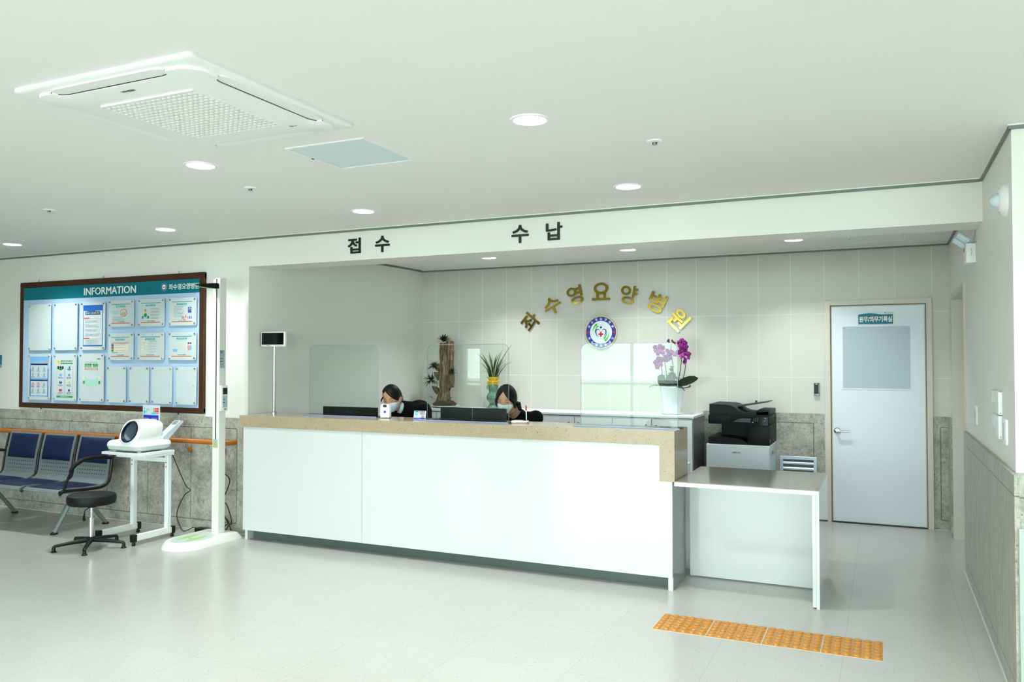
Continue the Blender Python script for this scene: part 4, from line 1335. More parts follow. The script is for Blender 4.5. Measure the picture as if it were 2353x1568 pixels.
# ------------------------------------------------------------------ height scale
hs = thing('height_scale', 'tall white height and weight scale in front of the wall', 'scale', (-.205, -3.05, 0))
def base_poly(g):
    # rounded toe towards -Y, squared heel
    p = []
    xl, xr, yb2, yf2 = -.415 - g, -.055 + g, -2.835 + g, -3.24
    for i in range(17):
        a = PI + PI * i / 16
        p.append(((xl + xr) / 2 + (xr - xl) / 2 * math.cos(a), yf2 + (.205 + g) * math.sin(a)))
    p += [(xr, yb2 - .02), (xr - .02, yb2), (xl + .02, yb2), (xl, yb2 - .02)]
    return p
b = MB()
loft(b, [(base_poly(0.012), 0.0), (base_poly(.010), .012), (base_poly(-.012), .048), (base_poly(-.022), .055)])
for v in b.bm.verts: v.co -= Vector((-.205, -3.05, 0))
bs = b.build('base', 'offwhite', hs)
MB().prism([(-.235 + .135 * math.cos(2 * PI * k / 36), -3.20 + .19 * math.sin(2 * PI * k / 36)) for k in range(36)], 'z', .055, .0575).build('platform', 'scale_top', hs, True)
for sx in (-1, 1):
    b = MB()
    pts = []
    for k in range(24):
        a = 2 * PI * k / 24
        pts.append((-.235 + sx * .052 + (.026 - .006 * math.sin(a)) * math.cos(a), -3.20 + .115 * math.sin(a)))
    b.prism(pts, 'z', .0575, .0582)
    b.build('footprint', 'foot_green', hs, True)
MB().box(-.252, -.218, -3.235, -3.205, .0575, .0585).build('sensor_mark', 'label_grey', hs, True)
px0, px1, py0, py1 = -.245, -.172, -2.985, -2.910
MB().box(px0, px1, py0, py1, .055, 2.185, .002, 1).box(px0 + .022, px1 + .001, py0 - .001, py1 + .001, 2.185, 2.196, .002, 1).build('pole', 'offwhite', hs, True)
MB().box(px0 + .032, px0 + .042, py0 - .001, py0 + .003, .835, 2.19).build('slot', 'black', hs, True)
MB().prism([(-3.19, 2.118), (-3.19, 2.130), (-3.02, 2.150), (py0, 2.150), (py0 + .01, 2.140), (py0, 2.108), (-3.02, 2.105)], 'x', px0 + .012, px0 + .062).build('head_slider', 'charcoal', hs, True)
MB().box(px0 + .012, px0 + .062, -3.185, py0 + .004, 2.104, 2.106).build('slider_pad', 'print_green', hs, True)
cb = MB().box(px1, px1 + .020, py0 + .004, py1 + .004, 1.075, 1.290, .004, 2).build('control_box', 'white', hs, True)
MB().box(px1 + .020, px1 + .0215, py0 + .022, py1 - .003, 1.215, 1.270).build('display', 'black_gloss', cb, True)
b = MB().use('label_grey').box(px1 + .020, px1 + .0212, py0 + .020, py1 - .003, 1.105, 1.205)
b.use('print_navy').box(px1 + .020, px1 + .0218, py0 + .024, py0 + .045, 1.170, 1.176).box(px1 + .020, px1 + .0218, py0 + .024, py0 + .045, 1.145, 1.151)
b.build('label_plate', parent=cb, world=True)
MB().box(px1 + .020, px1 + .023, py0 + .035, py0 + .058, 1.084, 1.098, .001, 1).build('button', 'brushed', cb, True)
b = MB().use('label_grey').box(px1, px1 + .001, py0 + .003, py1 - .015, 1.435, 1.590)
b.use('print_navy')
for z in (1.575, 1.562, 1.515, 1.49): b.box(px1, px1 + .0016, py0 + .006, py0 + .035, z, z + .006)
b.use('print_grey')
for z in (1.545, 1.535, 1.47, 1.46, 1.45): b.box(px1, px1 + .0016, py0 + .006, py0 + .05, z, z + .003)
b.build('label_plate', parent=hs, world=True)
b = MB().use('label_grey').box(px0 + .006, px0 + .062, py0 - .0015, py0, .770, .838)
b.use('label_yellow').box(px0 + .009, px0 + .059, py0 - .0022, py0, .775, .786).box(px0 + .009, px0 + .059, py0 - .0022, py0, .792, .803)
b.prism([(px0 + .024, .808), (px0 + .044, .808), (px0 + .034, .832)], 'y', py0 - .0022, py0)
b.build('warning_label', parent=hs, world=True)
for dy in (.02, .052): MB().lathe([(.004, px1 + .0016), (.0, px1 + .0016)], (0, py0 + dy, .105), 10, 'x').build('screw', 'brushed', hs, True)

# ------------------------------------------------------------------ reception counter
rc = thing('reception_counter', 'long glossy white reception counter with a beige speckled stone top', 'counter', (1.82, -2.7, 0))
CY0, CY1 = -2.886, -2.50
b = MB().use('quartz').prism([(-.042, .945), (3.549, .945), (3.549, .709), (3.650, .709), (3.650, 1.040), (-.042, 1.040)], 'y', CY0, CY1)
b.build('stone_top', parent=rc, world=True)
for x0, x1 in ((-.002, 1.196), (1.199, 3.549)):
    MB().box(x0, x1, CY0 + .006, CY0 + .026, .083, .944).build('front_panel', 'white_gloss', rc, True)
MB().box(3.549, 3.632, CY0 + .006, CY0 + .026, .083, .708).build('front_panel', 'white_gloss', rc, True)
MB().box(.03, 3.60, CY0 + .10, CY0 + .115, 0, .083).build('plinth', 'kick', rc, True)
MB().box(.002, .030, CY0 + .028, CY1, 0.0, .944).build('end_panel', 'white_gloss', rc, True)
MB().use('side_grey').box(3.606, 3.634, CY0 + .0265, CY1, .0, .708).use('white_gloss').box(3.604, 3.6345, CY0 + .006, CY0 + .0262, .0, .083).build('end_panel', parent=rc, world=True)  # right end of the white counter coloured darker for its shaded side
MB().box(.03, 3.606, CY1 - .02, CY1, 0, .945).build('inner_panel', 'cab_grey', rc, True)
dk = thing('staff_desk', 'long pale staff desk behind the counter, under the monitors', 'desk', (1.79, -2.2, 0))
MB().box(.03, 3.55, -2.498, -1.93, .70, .725).build('desk_top', 'cab_grey', dk, True)
for x in (.03, 1.78, 3.53): MB().box(x, x + .02, -2.498, -1.95, 0, .70).build('leg_panel', 'cab_grey', dk, True)

sd = thing('side_table', 'low white side table with a grey glossy top joined to the counter', 'table', (4.09, -2.5, 0))
b = MB().use('steel_top').box(3.655, 4.530, -2.90, -2.07, .711, .716).use('white_gloss').box(3.652, 4.532, -2.905, -2.07, .686, .711)
b.build('table_top', parent=sd, world=True)
MB().box(4.492, 4.512, -2.897, -2.10, 0.01, .686).build('inner_leg', 'white_gloss', sd, True)
b = MB().use('white_gloss').box(4.513, 4.532, -2.897, -2.10, 0.0, .686)
b.build('leg_panel', parent=sd, world=True)
MB().box(3.655, 4.492, -2.46, -2.44, .008, .686).build('front_panel', 'white_gloss', sd, True)
MB().box(3.655, 3.672, -2.44, -2.10, 0.0, .686).build('leg_panel', 'white_gloss', sd, True)

# ------------------------------------------------------------------ acrylic screens
def screen(x0, x1, y, zt, label, hole=None):
    t = thing('acrylic_screen', label, 'screen', ((x0 + x1) / 2, y, 1.041), 'clear acrylic screens on the counter')
    zb = 1.049
    pts = [(x0, zb)]
    if hole:
        h0, h1, hz = hole
        for k in range(25):
            a = PI - PI * k / 24
            pts.append(((h0 + h1) / 2 + (h1 - h0) / 2 * math.cos(a), zb + hz * math.sin(a) ** .9 if 0 < k < 24 else zb))
    pts.append((x1, zb))
    r = .05
    for k in range(9): a = PI / 2 * k / 8; pts.append((x1 - r + r * math.cos(a), zt - r + r * math.sin(a)))
    for k in range(9): a = PI / 2 + PI / 2 * k / 8; pts.append((x0 + r + r * math.cos(a), zt - r + r * math.sin(a)))
    me = MB()
    me.prism(pts, 'y', y - .0025, y + .0025)
    me.build('sheet', 'screen_glass', t, True, smooth=False)
    MB().box(x0 - .03, x1 + .03, y - .075, y + .075, 1.041, 1.049).build('base_plate', 'acrylic_edge', t, True)
    MB().box(x0 - .0305, x1 + .0305, y - .0765, y - .075, 1.0412, 1.0488).box(x0 - .0305, x1 + .0305, y + .075, y + .0765, 1.0412, 1.0488).build('base_edge', 'edge_blue', t, True)
    rim_ = [(p[0], y, p[1]) for p in pts[(26 if hole else 1):]] + [(x0, y, zb)]
    MB().tube([(x1, y, zb)] + [q for q in rim_ if q[2] > zb + .01] + [(x0, y, zb)], .0017, 6).build('sheet_edge', 'edge_green', t, True)
screen(.462, 1.157, -2.60, 1.630, 'clear acrylic screen on the left of the counter in front of the plain wall')
screen(1.677, 2.373, -2.70, 1.624, 'clear acrylic screen in the middle, in front of the driftwood plant')
screen(2.938, 3.630, -2.70, 1.622, 'clear acrylic screen on the right with a half round opening, before the orchid', (3.404, 3.586, .062))

# ------------------------------------------------------------------ things on the counter
t = thing('display_pole', 'black screen with a white rim on a chrome pole on the counter left end', 'display', (.045, -2.56, 1.041))
MB().lathe([(0, 0), (.026, 0), (.026, .006), (.016, .010), (.013, .014), (.013, .58)], n=24).build('pole', 'chrome', t)
hd_ = Matrix.Rotation(math.radians(4), 4, 'Z')
MB().box(-.138, .122, -.018, .022, .578, .713, .018, 4, mx=hd_).build('housing', 'white', t)
MB().box(-.150, -.128, -.004, .024, .586, .706, .010, 3, mx=hd_).build('rear_shell', 'black', t)
MB().box(-.122, .108, -.0195, -.017, .598, .702, .0012, 1, mx=hd_).build('screen', 'black_gloss', t)
b = MB().use('print_grey')
for i in range(5): b.box(.02 + i * .016, .026 + i * .016, -.0192, -.018, .587, .591, mx=hd_)
b.box(-.07, -.03, -.0192, -.018, .586, .592, mx=hd_)
b.build('buttons', parent=t)

t = thing('card_reader', 'small white upright reader with a blue round mark on the counter', 'card reader', (1.268, -2.66, 1.041))
R15 = Matrix.Rotation(math.radians(12), 4, 'Z')
MB().prism([(-.036, .004), (-.040, .02), (-.036, .098), (-.026, .112), (-.012, .112), (-.009, .104), (.009, .104), (.012, .112), (.026, .112), (.036, .098), (.040, .02), (.036, .004)], 'y', -.018, .02, R15).build('body', 'white', t)
MB().box(-.016, .016, -.0195, -.012, .085, .106, .002, 1, mx=R15).build('slot', 'black', t)
MB().lathe([(0, -.0192), (.010, -.0192), (.010, -.018)], (0, 0, .050), 18, 'y', R15).build('round_mark', 'print_royal', t)
MB().box(-.034, .034, -.018, .035, 0, .006, .002, 1, mx=R15).build('foot', 'black', t)

t = thing('info_stand', 'small printed card in a clear stand on the counter', 'card stand', (1.590, -2.67, 1.041), rz=math.radians(10))
Rt = Matrix.Rotation(math.radians(-14), 4, 'X')
MB().box(-.050, .050, -.004, -.001, .0, .066, mx=Rt).build('card', 'paper', t)
b = MB().use('print_red').box(-.012, .004, -.0046, -.004, .055, .062, mx=Rt).box(.0, .040, -.0046, -.004, .036, .041, mx=Rt).box(.01, .035, -.0046, -.004, .026, .030, mx=Rt)
b.use('print_navy').box(-.042, -.014, -.0046, -.004, .055, .062, mx=Rt).box(.006, .042, -.0046, -.004, .055, .062, mx=Rt).box(.0, .038, -.0046, -.004, .045, .049, mx=Rt).box(.018, .036, -.0046, -.004, .016, .021, mx=Rt)
b.use('print_royal').prism([(-.048, .002), (.048, .002), (.048, .010), (.02, .014), (-.01, .009), (-.048, .012)], 'y', -.0046, -.004, Rt)
b.use('print_cyan').box(-.042, -.016, -.0046, -.004, .030, .046, mx=Rt)
b.build('print', parent=t)
MB().box(-.052, .052, -.006, .030, 0, .003).box(-.052, .052, .004, .0055, 0, .060, mx=Rt).build('clear_stand', 'acrylic_edge', t)

t = thing('signature_pad', 'small white signature pad with red trim on the counter', 'signature pad', (2.455, -2.68, 1.041), rz=math.radians(14))
b = MB()
loft(b, [(rrect(.060, .040, .018), 0.0), (rrect(.064, .044, .018), .006), (rrect(.058, .038, .016), .020)])
b._add([(x, y, .020) for x, y in rrect(.058, .038, .016)], [list(range(28))])
b.build('body', 'white', t)
b = MB(); loft(b, [(rrect(.0648, .0448, .018), .006), (rrect(.0648, .0448, .018), .008)]); b.build('red_trim', 'red_ink', t)
MB().box(-.042, .018, -.022, .022, .0200, .0208).build('screen', 'label_grey', t)
b = MB().use('white').tube([(.046, .012, .018), (.044, .010, .092)], [.0035, .0045], 10)
b.use('red_ink').tube([(.044, .010, .092), (.0435, .0095, .120)], [.0062, .0058], 10).tube([(.0435, .0095, .12), (.0434, .0094, .134)], [.0045, .0015], 10)
o = b.build('stylus_pen')
o.location = (2.455, -2.68, 1.041); o.rotation_euler = (0, 0, math.radians(14))
tag(o, 'upright white pen with a red cap in the signature pad', 'pen')

def monitor(x0, x1, y, zt, label, mid_line=False, logo=False):
    cx = (x0 + x1) / 2
    t = thing('monitor', label, 'monitor', (cx, y, .725), 'monitors behind the counter')
    MB().box(x0, x1, y - .012, y + .012, zt - .33, zt, .003, 1).build('display', 'monitor', t, True)
    b = MB().box(cx - .12, cx + .12, y - .028, y - .012, zt - .27, zt - .12, .008, 2)
    b.build('rear_cover', 'monitor', t, True)
    MB().box(x0 + .008, x1 - .008, y + .012, y + .0135, zt - .32, zt - .008).build('screen', 'black_gloss', t, True)
    MB().box(cx - .02, cx + .02, y - .036, y - .026, .735, zt - .15, .002, 1).box(cx - .11, cx + .11, y - .10, y + .08, .725, .737, .004, 1).build('stand', 'black', t, True)
    if mid_line: MB().box(cx - .0015, cx + .0015, y - .0128, y - .012, zt - .12, zt).build('mid_line', 'print_grey', t, True)  # thin grey line down the centre of the upper back
    if logo:
        b = MB().lathe([(.010, -.0008), (.010, 0)], (cx - .028, y - .012, zt - .040), 16, 'y').text('LG', (cx - .014, zt - .050, cx + .018, zt - .031), wallXZ(y - .012), .0006, .02)
        b.build('logo_badge', mat('dark grey badge', (52, 62, 66), .3), t, True, smooth=False)
monitor(.418, .983, -2.35, 1.099, 'back of a black monitor behind the left acrylic screen', logo=True)
monitor(1.600, 2.188, -2.35, 1.120, 'back of a wide black monitor behind the middle acrylic screen', mid_line=True)

# ------------------------------------------------------------------ back cabinets with one top
XC = [.105, .900, 1.689, 2.477, 3.263]
for i in range(4):
    x0, x1 = XC[i], XC[i + 1]
    xm = (x0 + x1) / 2
    lab = ['leftmost low cabinet, mostly hidden behind the left receptionist', 'low cabinet second from left, below the celadon vase',
           'low cabinet with two dark knobs, below the round emblem', 'rightmost low cabinet, below the orchid and beside the printer'][i]
    t = thing('low_cabinet', lab, 'cabinet', (xm, -.26, 0), 'low cabinets along the tiled wall')
    MB().box(x0, x1, -.50, -.002, .06, .946).box(x0, x1, -.46, -.01, 0, .06).build('body', 'cab_grey', t, True)
    if i == 3: MB().box(x1, x1 + .006, -.520, -.004, 0, .952).build('side_panel', 'side_grey', t, True)
    for a, c_, k in ((x0, xm, 1), (xm, x1, -1)):
        g = .004
        dr = MB().box(a + g, c_ - g, -.522, -.500, .07, .936, .001, 1).build('door', 'cab_grey', t, True)
        kx = (c_ - .050) if k == 1 else (a + .050)
        MB().lathe([(.006, -.522), (.006, -.535), (.013, -.540), (.013, -.548), (0, -.550)], (kx, 0, .872), 14, 'y').build('knob', 'black', dr, True)
b = MB().use('cab_grey').box(.105, 3.272, -.525, -.002, .954, .976, .001, 1)
tag(b.build('cabinet_top', None, None, True, (1.7, -.26, .954)), 'long pale worktop over the low cabinets, carrying the three plants', 'worktop')
MB_ = MB().box(.11, 3.262, -.50, -.01, .946, .954)
o = MB_.build('gap_shade_strip', 'dark_gap', None, True, (1.7, -.26, .946)); tag(o, 'dark strip painted as the shaded gap under the pale worktop', 'rail')  # gap under the top drawn as a solid strip, its shade in the colour

# ------------------------------------------------------------------ printer
pr = thing('office_printer', 'large black and grey multifunction printer beside the side table', 'printer', (3.675, -.29, 0))
b = MB().box(3.394, 3.960, -.56, -.03, .03, .734, .012, 3).build('paper_cabinet', mat('grey printer plastic', (176, 186, 190), .38), pr, True)
MB().text('SAMSUNG', (3.630, .655, 3.703, .667), wallXZ(-.5602), .0008, .02).build('nameplate', 'black_ink', pr, True, smooth=False)
MB().box(3.40, 3.952, -.55, -.05, 0, .03).build('foot_base', 'black', pr, True)
b = MB().use('charcoal')
b.box(3.765, 3.957, -.556, -.035, .735, .915, .006, 2)            # right tower
b.box(3.490, 3.77, -.30, -.035, .735, .915)                        # rear of the output bay
b.build('body', parent=pr, world=True)
MB().prism([(3.415, .736), (3.765, .736), (3.765, .752), (3.72, .775), (3.66, .790), (3.55, .798), (3.415, .793)], 'y', -.556, -.05).build('output_tray', 'charcoal', pr, True)
MB().box(3.415, 3.957, -.56, -.035, .917, 1.000, .006, 2).build('scanner_body', 'charcoal', pr, True)
b = MB().use('black_gloss').box(3.622, 3.951, -.575, -.558, .912, .994, .004, 1).build('control_panel', parent=pr, world=True)
MB().prism([(3.640, .940), (3.795, .938), (3.800, .974), (3.73, .976), (3.69, .967)], 'y', -.5762, -.575).build('touch_screen', 'print_dark', b, True)
k_ = MB()
for i in range(3):
    for j in range(4): k_.use('paper').box(3.822 + i * .016 + j * .0015, 3.826 + i * .016 + j * .0015, -.576, -.575, .950 + j * .009, .9525 + j * .009)
k_.use('print_cyan').box(3.918, 3.931, -.576, -.575, .976, .983).use('print_orange').box(3.912, 3.924, -.576, -.575, .952, .960).use('print_royal').box(3.907, 3.920, -.576, -.575, .937, .945).use('print_yellow').box(3.812, 3.822, -.576, -.575, .937, .943)
k_.lathe([(0, -.576), (.001, -.576)], (3.7, 0, .93), 6, 'y')
k_.build('keypad', parent=b, world=True)
# document feeder: high at the left, scooped on the right
ADF = [(3.424, 1.003), (3.948, 1.003), (3.948, 1.040), (3.86, 1.030), (3.79, 1.022), (3.73, 1.026), (3.685, 1.045), (3.655, 1.070), (3.625, 1.086), (3.59, 1.094), (3.424, 1.098)]
MB().prism(ADF, 'y', -.552, -.06).build('document_feeder', 'charcoal', pr, True)
MB().box(3.84, 3.952, -.552, -.04, 1.003, 1.048, .005, 2).build('feeder_end', 'charcoal', pr, True)
MB().prism([(3.66, 1.066), (3.935, 1.118), (3.935, 1.126), (3.66, 1.080)], 'y', -.42, -.14).box(3.80, 3.812, -.30, -.26, 1.10, 1.125).build('paper_tray', 'black', pr, True)
for z in (.80, .845): 
    b = MB()
    for i in range(5): b.box(3.957, 3.9585, -.42, -.26, z + i * .009, z + i * .009 + .003)
    b.build('side_vent', 'black', pr, True)
MB().box(3.957, 3.9588, -.53, -.50, .745, .785).box(3.957, 3.9588, -.515, -.50, .80, .812).build('side_socket', 'black_gloss', pr, True)
MB().box(3.960, 3.962, -.50, -.20, .640, .643).box(3.96, 3.963, -.40, -.34, .645, .670).build('side_grip', 'kick', pr, True)

# ------------------------------------------------------------------ vent, reader, door sign
t = thing('wall_vent', 'aluminium louvred wall vent between the printer and the office door', 'vent', (4.15, -.02, .4))
b = MB()
vx0, vx1, vz0, vz1 = 3.985, 4.318, .215, .592
b.box(vx0, vx1, -.036, -.02, vz1 - .03, vz1, .002, 1).box(vx0, vx1, -.036, -.02, vz0, vz0 + .03, .002, 1).box(vx0, vx0 + .03, -.0355, -.02, vz0 + .01, vz1 - .01, .002, 1).box(vx1 - .03, vx1, -.0355, -.02, vz0 + .01, vz1 - .01, .002, 1)
b.build('frame', 'alu', t, True)
MB().box(vx0 + .03, vx1 - .03, -.0225, -.02, vz0 + .03, vz1 - .03).build('backing', 'kick', t, True)
for i in range(6):
    z = vz1 - .065 - i * .052
    MB().prism([(-.024, z + .014), (-.034, z + .004), (-.034, z - .010), (-.030, z - .010), (-.030, z + .002), (-.022, z + .010)], 'x', vx0 + .03, vx1 - .03).build('slat', 'alu', t, True)
t = thing('access_reader', 'slim black access reader on the tiles left of the office door', 'card reader', (4.321, 0, 1.228))
MB().box(4.296, 4.346, -.028, 0, 1.166, 1.290, .005, 2).build('body', 'brushed', t, True)
MB().box(4.299, 4.340, -.0295, -.02, 1.186, 1.286, .002, 1).build('face', 'black', t, True)
MB().box(4.310, 4.328, -.0302, -.0290, 1.276, 1.281).build('indicator', 'white_ink', t, True)

t = thing('door_sign', 'teal Korean room sign high on the office door', 'sign', (4.829, -.0125, 1.885))
MB().box(4.678, 4.984, -.018, -.0125, 1.826, 1.942, .001, 1).build('plate', 'acry_panel', t, True)
MB().prism([(4.686, 1.834), (4.975, 1.834), (4.975, 1.922)] + [(4.975 - .289 * k / 14, 1.922 + .012 * (1 if k > 5 else 0) * math.sin(PI * (k - 5) / 9)) for k in range(1, 14)] + [(4.686, 1.922)], 'y', -.0188, -.018).build('teal_field', 'teal', t, True)
MB().text('원무/의무기록실', (4.694, 1.852, 4.968, 1.905), wallXZ(-.0188), .0008, 0, heavy=.0012).build('lettering', 'white', t, True, smooth=False)
b = MB().use('teal').lathe([(.003, -.0186), (.005, -.0186)], (4.910, 0, 1.934), 12, 'y').text('좌수영요양병원', (4.918, 1.931, 4.975, 1.938), wallXZ(-.018), .0006, .01)
b.build('small_name', parent=t, world=True, smooth=False)

# ------------------------------------------------------------------ right wall fittings
t = thing('emergency_light', 'white twin head emergency light under the fascia on the right wall', 'emergency light', (XR, -2.22, 2.18))
b = MB().use('white').box(XR - .055, XR, -2.30, -2.13, 2.120, 2.243, .003, 2).use('red_ink').box(XR - .0558, XR - .054, -2.19, -2.14, 2.205, 2.228)
b.build('housing', parent=t, world=True)
MB().tube([(XR - .028, -2.3008, 2.21), (XR - .022, -2.3035, 2.19), (XR - .028, -2.3008, 2.165)], .0012, 6).build('vent_slit', 'print_grey', t, True)
for y, xo, zo in ((-2.255, -.062, 2.285), (-2.170, -.080, 2.268)):
    hdm = Matrix.Translation((XR + xo, y, zo)) @ Matrix.Rotation(math.radians(38), 4, 'Y')
    h_ = MB().use('lampgrey').box(-.044, .044, -.028, .028, -.016, .013, .008, 3, mx=hdm).build('lamp_head', parent=t, world=True)
    MB().use('lampgrey').box(-.040, .040, -.024, .024, -.022, -.014, .004, 2, mx=hdm).build('lens', parent=h_, world=True)
    MB().tube([(XR - .03, y, 2.238), (XR + xo + .035, y, zo - .012)], .008, 10).build('swivel', 'white', t, True)
t = thing('alarm_strobe', 'white dome alarm strobe high on the right wall', 'alarm', (XR, -3.70, 2.262))
MB().lathe([(.078, XR), (.078, XR - .010), (.070, XR - .018), (.058, XR - .030), (.045, XR - .034), (0, XR - .034)], (0, -3.70, 2.262), 36, 'x').build('base', 'white', t, True)
MB().lathe([(.034, XR - .032), (.030, XR - .050), (.018, XR - .064), (0, XR - .070)], (0, -3.70, 2.262), 28, 'x').build('dome', 'lampgrey', t, True)
MB().tube([(XR - .034, -3.70, 2.262), (XR - .060, -3.70, 2.262)], .006, 8).build('flash_tube', 'chrome', t, True)
for dz in (.05, -.05): MB().box(XR - .0305, XR - .020, -3.715, -3.685, 2.262 + dz - .008, 2.262 + dz + .008).build('red_mark', 'red_ink', t, True)
def plate(name, y0, y1, z0, z1, d_, label, cat, rocker=True):
    t = thing(name, label, cat, (XR, (y0 + y1) / 2, (z0 + z1) / 2))
    MB().box(XR - d_, XR, y0, y1, z0, z1, .003, 2).build('faceplate', 'white', t, True)
    if rocker: MB().box(XR - d_ - .003, XR - d_, y0 + .025, y1 - .025, z0 + .02, z1 - .02, .001, 1).build('rocker', 'paper', t, True)
plate('light_switch', -2.29, -2.17, 1.095, 1.215, .010, 'lone white switch plate on the right wall nearest the doorway', 'switch')
plate('light_switch', -3.66, -3.54, 1.100, 1.222, .012, 'white switch plate on the right wall below the thermostats near its end', 'switch')
def thermostat(z0, z1, label):
    t = thing('thermostat', label, 'thermostat', (XR, -3.38, (z0 + z1) / 2), 'wall thermostats')
    MB().box(XR - .019, XR, -3.46, -3.34, z0, z1, .003, 2).build('body', 'white', t, True)
    MB().box(XR - .020, XR - .0, -3.338, -3.19, z0 + .05, z1 + .004, .003, 1).build('clear_cover', 'lampgrey', t, True)
    MB().box(XR - .012, XR - .008, -3.4608, -3.46, z0 + .006, z0 + .012).build('mark', 'print_grey', t, True)
thermostat(1.232, 1.345, 'upper of two stacked white thermostats on the right wall')
thermostat(1.112, 1.226, 'lower of two stacked white thermostats on the right wall')

# ------------------------------------------------------------------ tactile paving
def tactile(x0, label, first=None):
    if first: return dup(first, (x0 + .1475, -3.515, 0), label)
    t = thing('tactile_tile', label, 'tactile tile', (x0 + .1475, -3.515, 0), 'amber tactile paving tiles on the floor')
    MB().box(-.1455, .1455, -.1455, .1455, 0, .003, .001, 1).build('slab', 'tactile', t)
    n0 = MB().lathe([(.0185, 0), (.0172, .0038), (.013, .0068), (.007, .0080), (0, .0082)], n=18).build('dome', 'tactile', t)
    n0.location = (-.121, -.121, .003)
    for i in range(6):
        for j in range(6):
            if i or j:
                c = n0.copy(); COL.objects.link(c); c.parent = t
                c.location = (-.121 + i * .0484, -.121 + j * .0484, .003)
    return t
tt = tactile(3.700, 'amber tactile tile at the left end of the strip, with a worn patch')
tactile(3.995, 'amber tactile tile second from the left in the strip', tt)
tactile(4.290, 'amber tactile tile third from the left in the strip', tt)
tactile(4.585, 'amber tactile tile at the right end of the strip', tt)
b = MB().box(3.6995, 4.8805, -3.6615, -3.3685, 0.0, .0012)
struct(b.build('trim_15', 'grout_white'), 'white glue joint around the tactile tiles')

# ------------------------------------------------------------------ plants
def blade(b, p0, az, L, w_, rise, droop, n=9, fold=.25, tip=.05):
    d_ = Vector((math.cos(az), math.sin(az), 0))
    pts, wd = [], []
    for i in range(n):
        t = i / (n - 1)
        pts.append(Vector(p0) + d_ * L * math.cos(rise) * t + Vector((0, 0, L * (math.sin(rise) * t - droop * t * t))))
        wd.append(w_ * max(tip, (min(1, t * 4 + .45)) * (1 - t ** 2.2)))
    b.strip(pts, wd, Vector((-d_.y, d_.x, 0)), fold)

YPL = -.26
t = thing('driftwood_plant', 'tall driftwood stump with air plants standing on a pale dish', 'plant', (.46, YPL, .976))
tr = MB()
def trunk(b, pts, rad, n=22, amp=.16, seed=0):
    v, f = [], []
    for j, (p, r) in enumerate(zip(pts, rad)):
        for i in range(n):
            a = 2 * PI * i / n
            k = 1 + amp * noise.noise(Vector((math.cos(a) * 1.7 + seed, math.sin(a) * 1.7, p[2] * 7))) + .07 * math.sin(5 * a + seed)
            v.append((p[0] + r * k * math.cos(a), p[1] + r * k * .8 * math.sin(a), p[2]))
    for j in range(len(pts) - 1):
        for i in range(n): f.append([j * n + i, j * n + (i + 1) % n, (j + 1) * n + (i + 1) % n, (j + 1) * n + i])
    f.append([(len(pts) - 1) * n + i for i in range(n)])
    b._add(v, f)
def interp(pl, n):
    out = []
    for k in range(n + 1):
        t_ = k / n * (len(pl) - 1); i = min(int(t_), len(pl) - 2); u = t_ - i
        u = u * u * (3 - 2 * u)
        out.append([pl[i][q] + (pl[i + 1][q] - pl[i][q]) * u for q in range(4)])
    return out
for pl, sd_ in (([(.46, YPL, .985, .115), (.44, YPL, 1.06, .085), (.45, YPL, 1.15, .062), (.47, YPL, 1.25, .075), (.455, YPL, 1.38, .072), (.455, YPL, 1.50, .058), (.445, YPL, 1.60, .055), (.445, YPL, 1.695, .052)], 0),
                ([(.53, YPL + .01, 1.20, .035), (.535, YPL, 1.30, .040), (.52, YPL, 1.45, .045), (.525, YPL, 1.60, .042), (.530, YPL, 1.712, .040)], 4)):
    q = interp(pl, 36)
    trunk(tr, [x[:3] for x in q], [x[3] for x in q], seed=sd_)
trunk(tr, [(.40, YPL, 1.12), (.36, YPL, 1.17), (.325, YPL, 1.205), (.305, YPL, 1.212)], [.05, .045, .03, .012], seed=2)
trunk(tr, [(.42, YPL - .02, 1.28), (.385, YPL - .03, 1.33), (.36, YPL - .03, 1.37)], [.045, .04, .025], seed=6)
trunk(tr, [(.42, YPL - .02, 1.38), (.375, YPL - .03, 1.42), (.37, YPL - .03, 1.46)], [.04, .035, .025], seed=7)
tr.build('trunk', 'bark', t, True)
MB().lathe([(0, 1.696), (.044, 1.696), (.046, 1.699), (0, 1.700)], (.445, YPL, 0), 20).lathe([(0, 1.713), (.036, 1.713), (0, 1.718)], (.530, YPL, 0), 18).build('cut_top', 'bark_cut', t, True)
MB().lathe([(.13, .985), (.125, 1.02), (.09, 1.05), (.05, 1.06), (0, 1.06)], (.455, YPL, 0), 24, wob=lambda a, h: .12 * math.sin(4 * a + h * 60)).build('root_mound', 'bark_dark', t, True)
MB().lathe([(0, .976), (.10, .976), (.13, .984), (.160, .998), (.163, 1.001), (.155, 1.001), (.12, .990), (0, .988)], (.465, YPL, 0), 40).build('dish', 'dish', t, True)
rg = random.Random(11)
for (px, py, pz, n_, sz) in ((.448, YPL - .01, 1.705, 60, .125), (.350, YPL - .05, 1.43, 40, .092), (.310, YPL - .05, 1.275, 44, .098), (.580, YPL - .05, 1.365, 30, .080)):
    b = MB()
    for i in range(n_):
        az = rg.random() * 2 * PI
        rise = math.radians(rg.uniform(15, 85) if pz > 1.6 else rg.uniform(-10, 75))
        blade(b, (px, py, pz), az, sz * rg.uniform(.8, 1.2), .0120, rise, rg.uniform(.1, .6), 7, .3)
    b.build('leaf_tuft', 'leaf', t, True)
b = MB()
for (x, y, z, a_, s_) in ((.350, YPL - .09, 1.085, PI, .06), (.40, YPL - .11, 1.07, PI + .6, .05), (.58, YPL - .09, 1.085, 0.1, .05), (.56, YPL - .1, 1.06, -.6, .05)):
    blade(b, (x, y, z), a_, s_, .022, .5, .2, 7, .2, .3)
b.build('round_leaves', 'leaf', t, True)
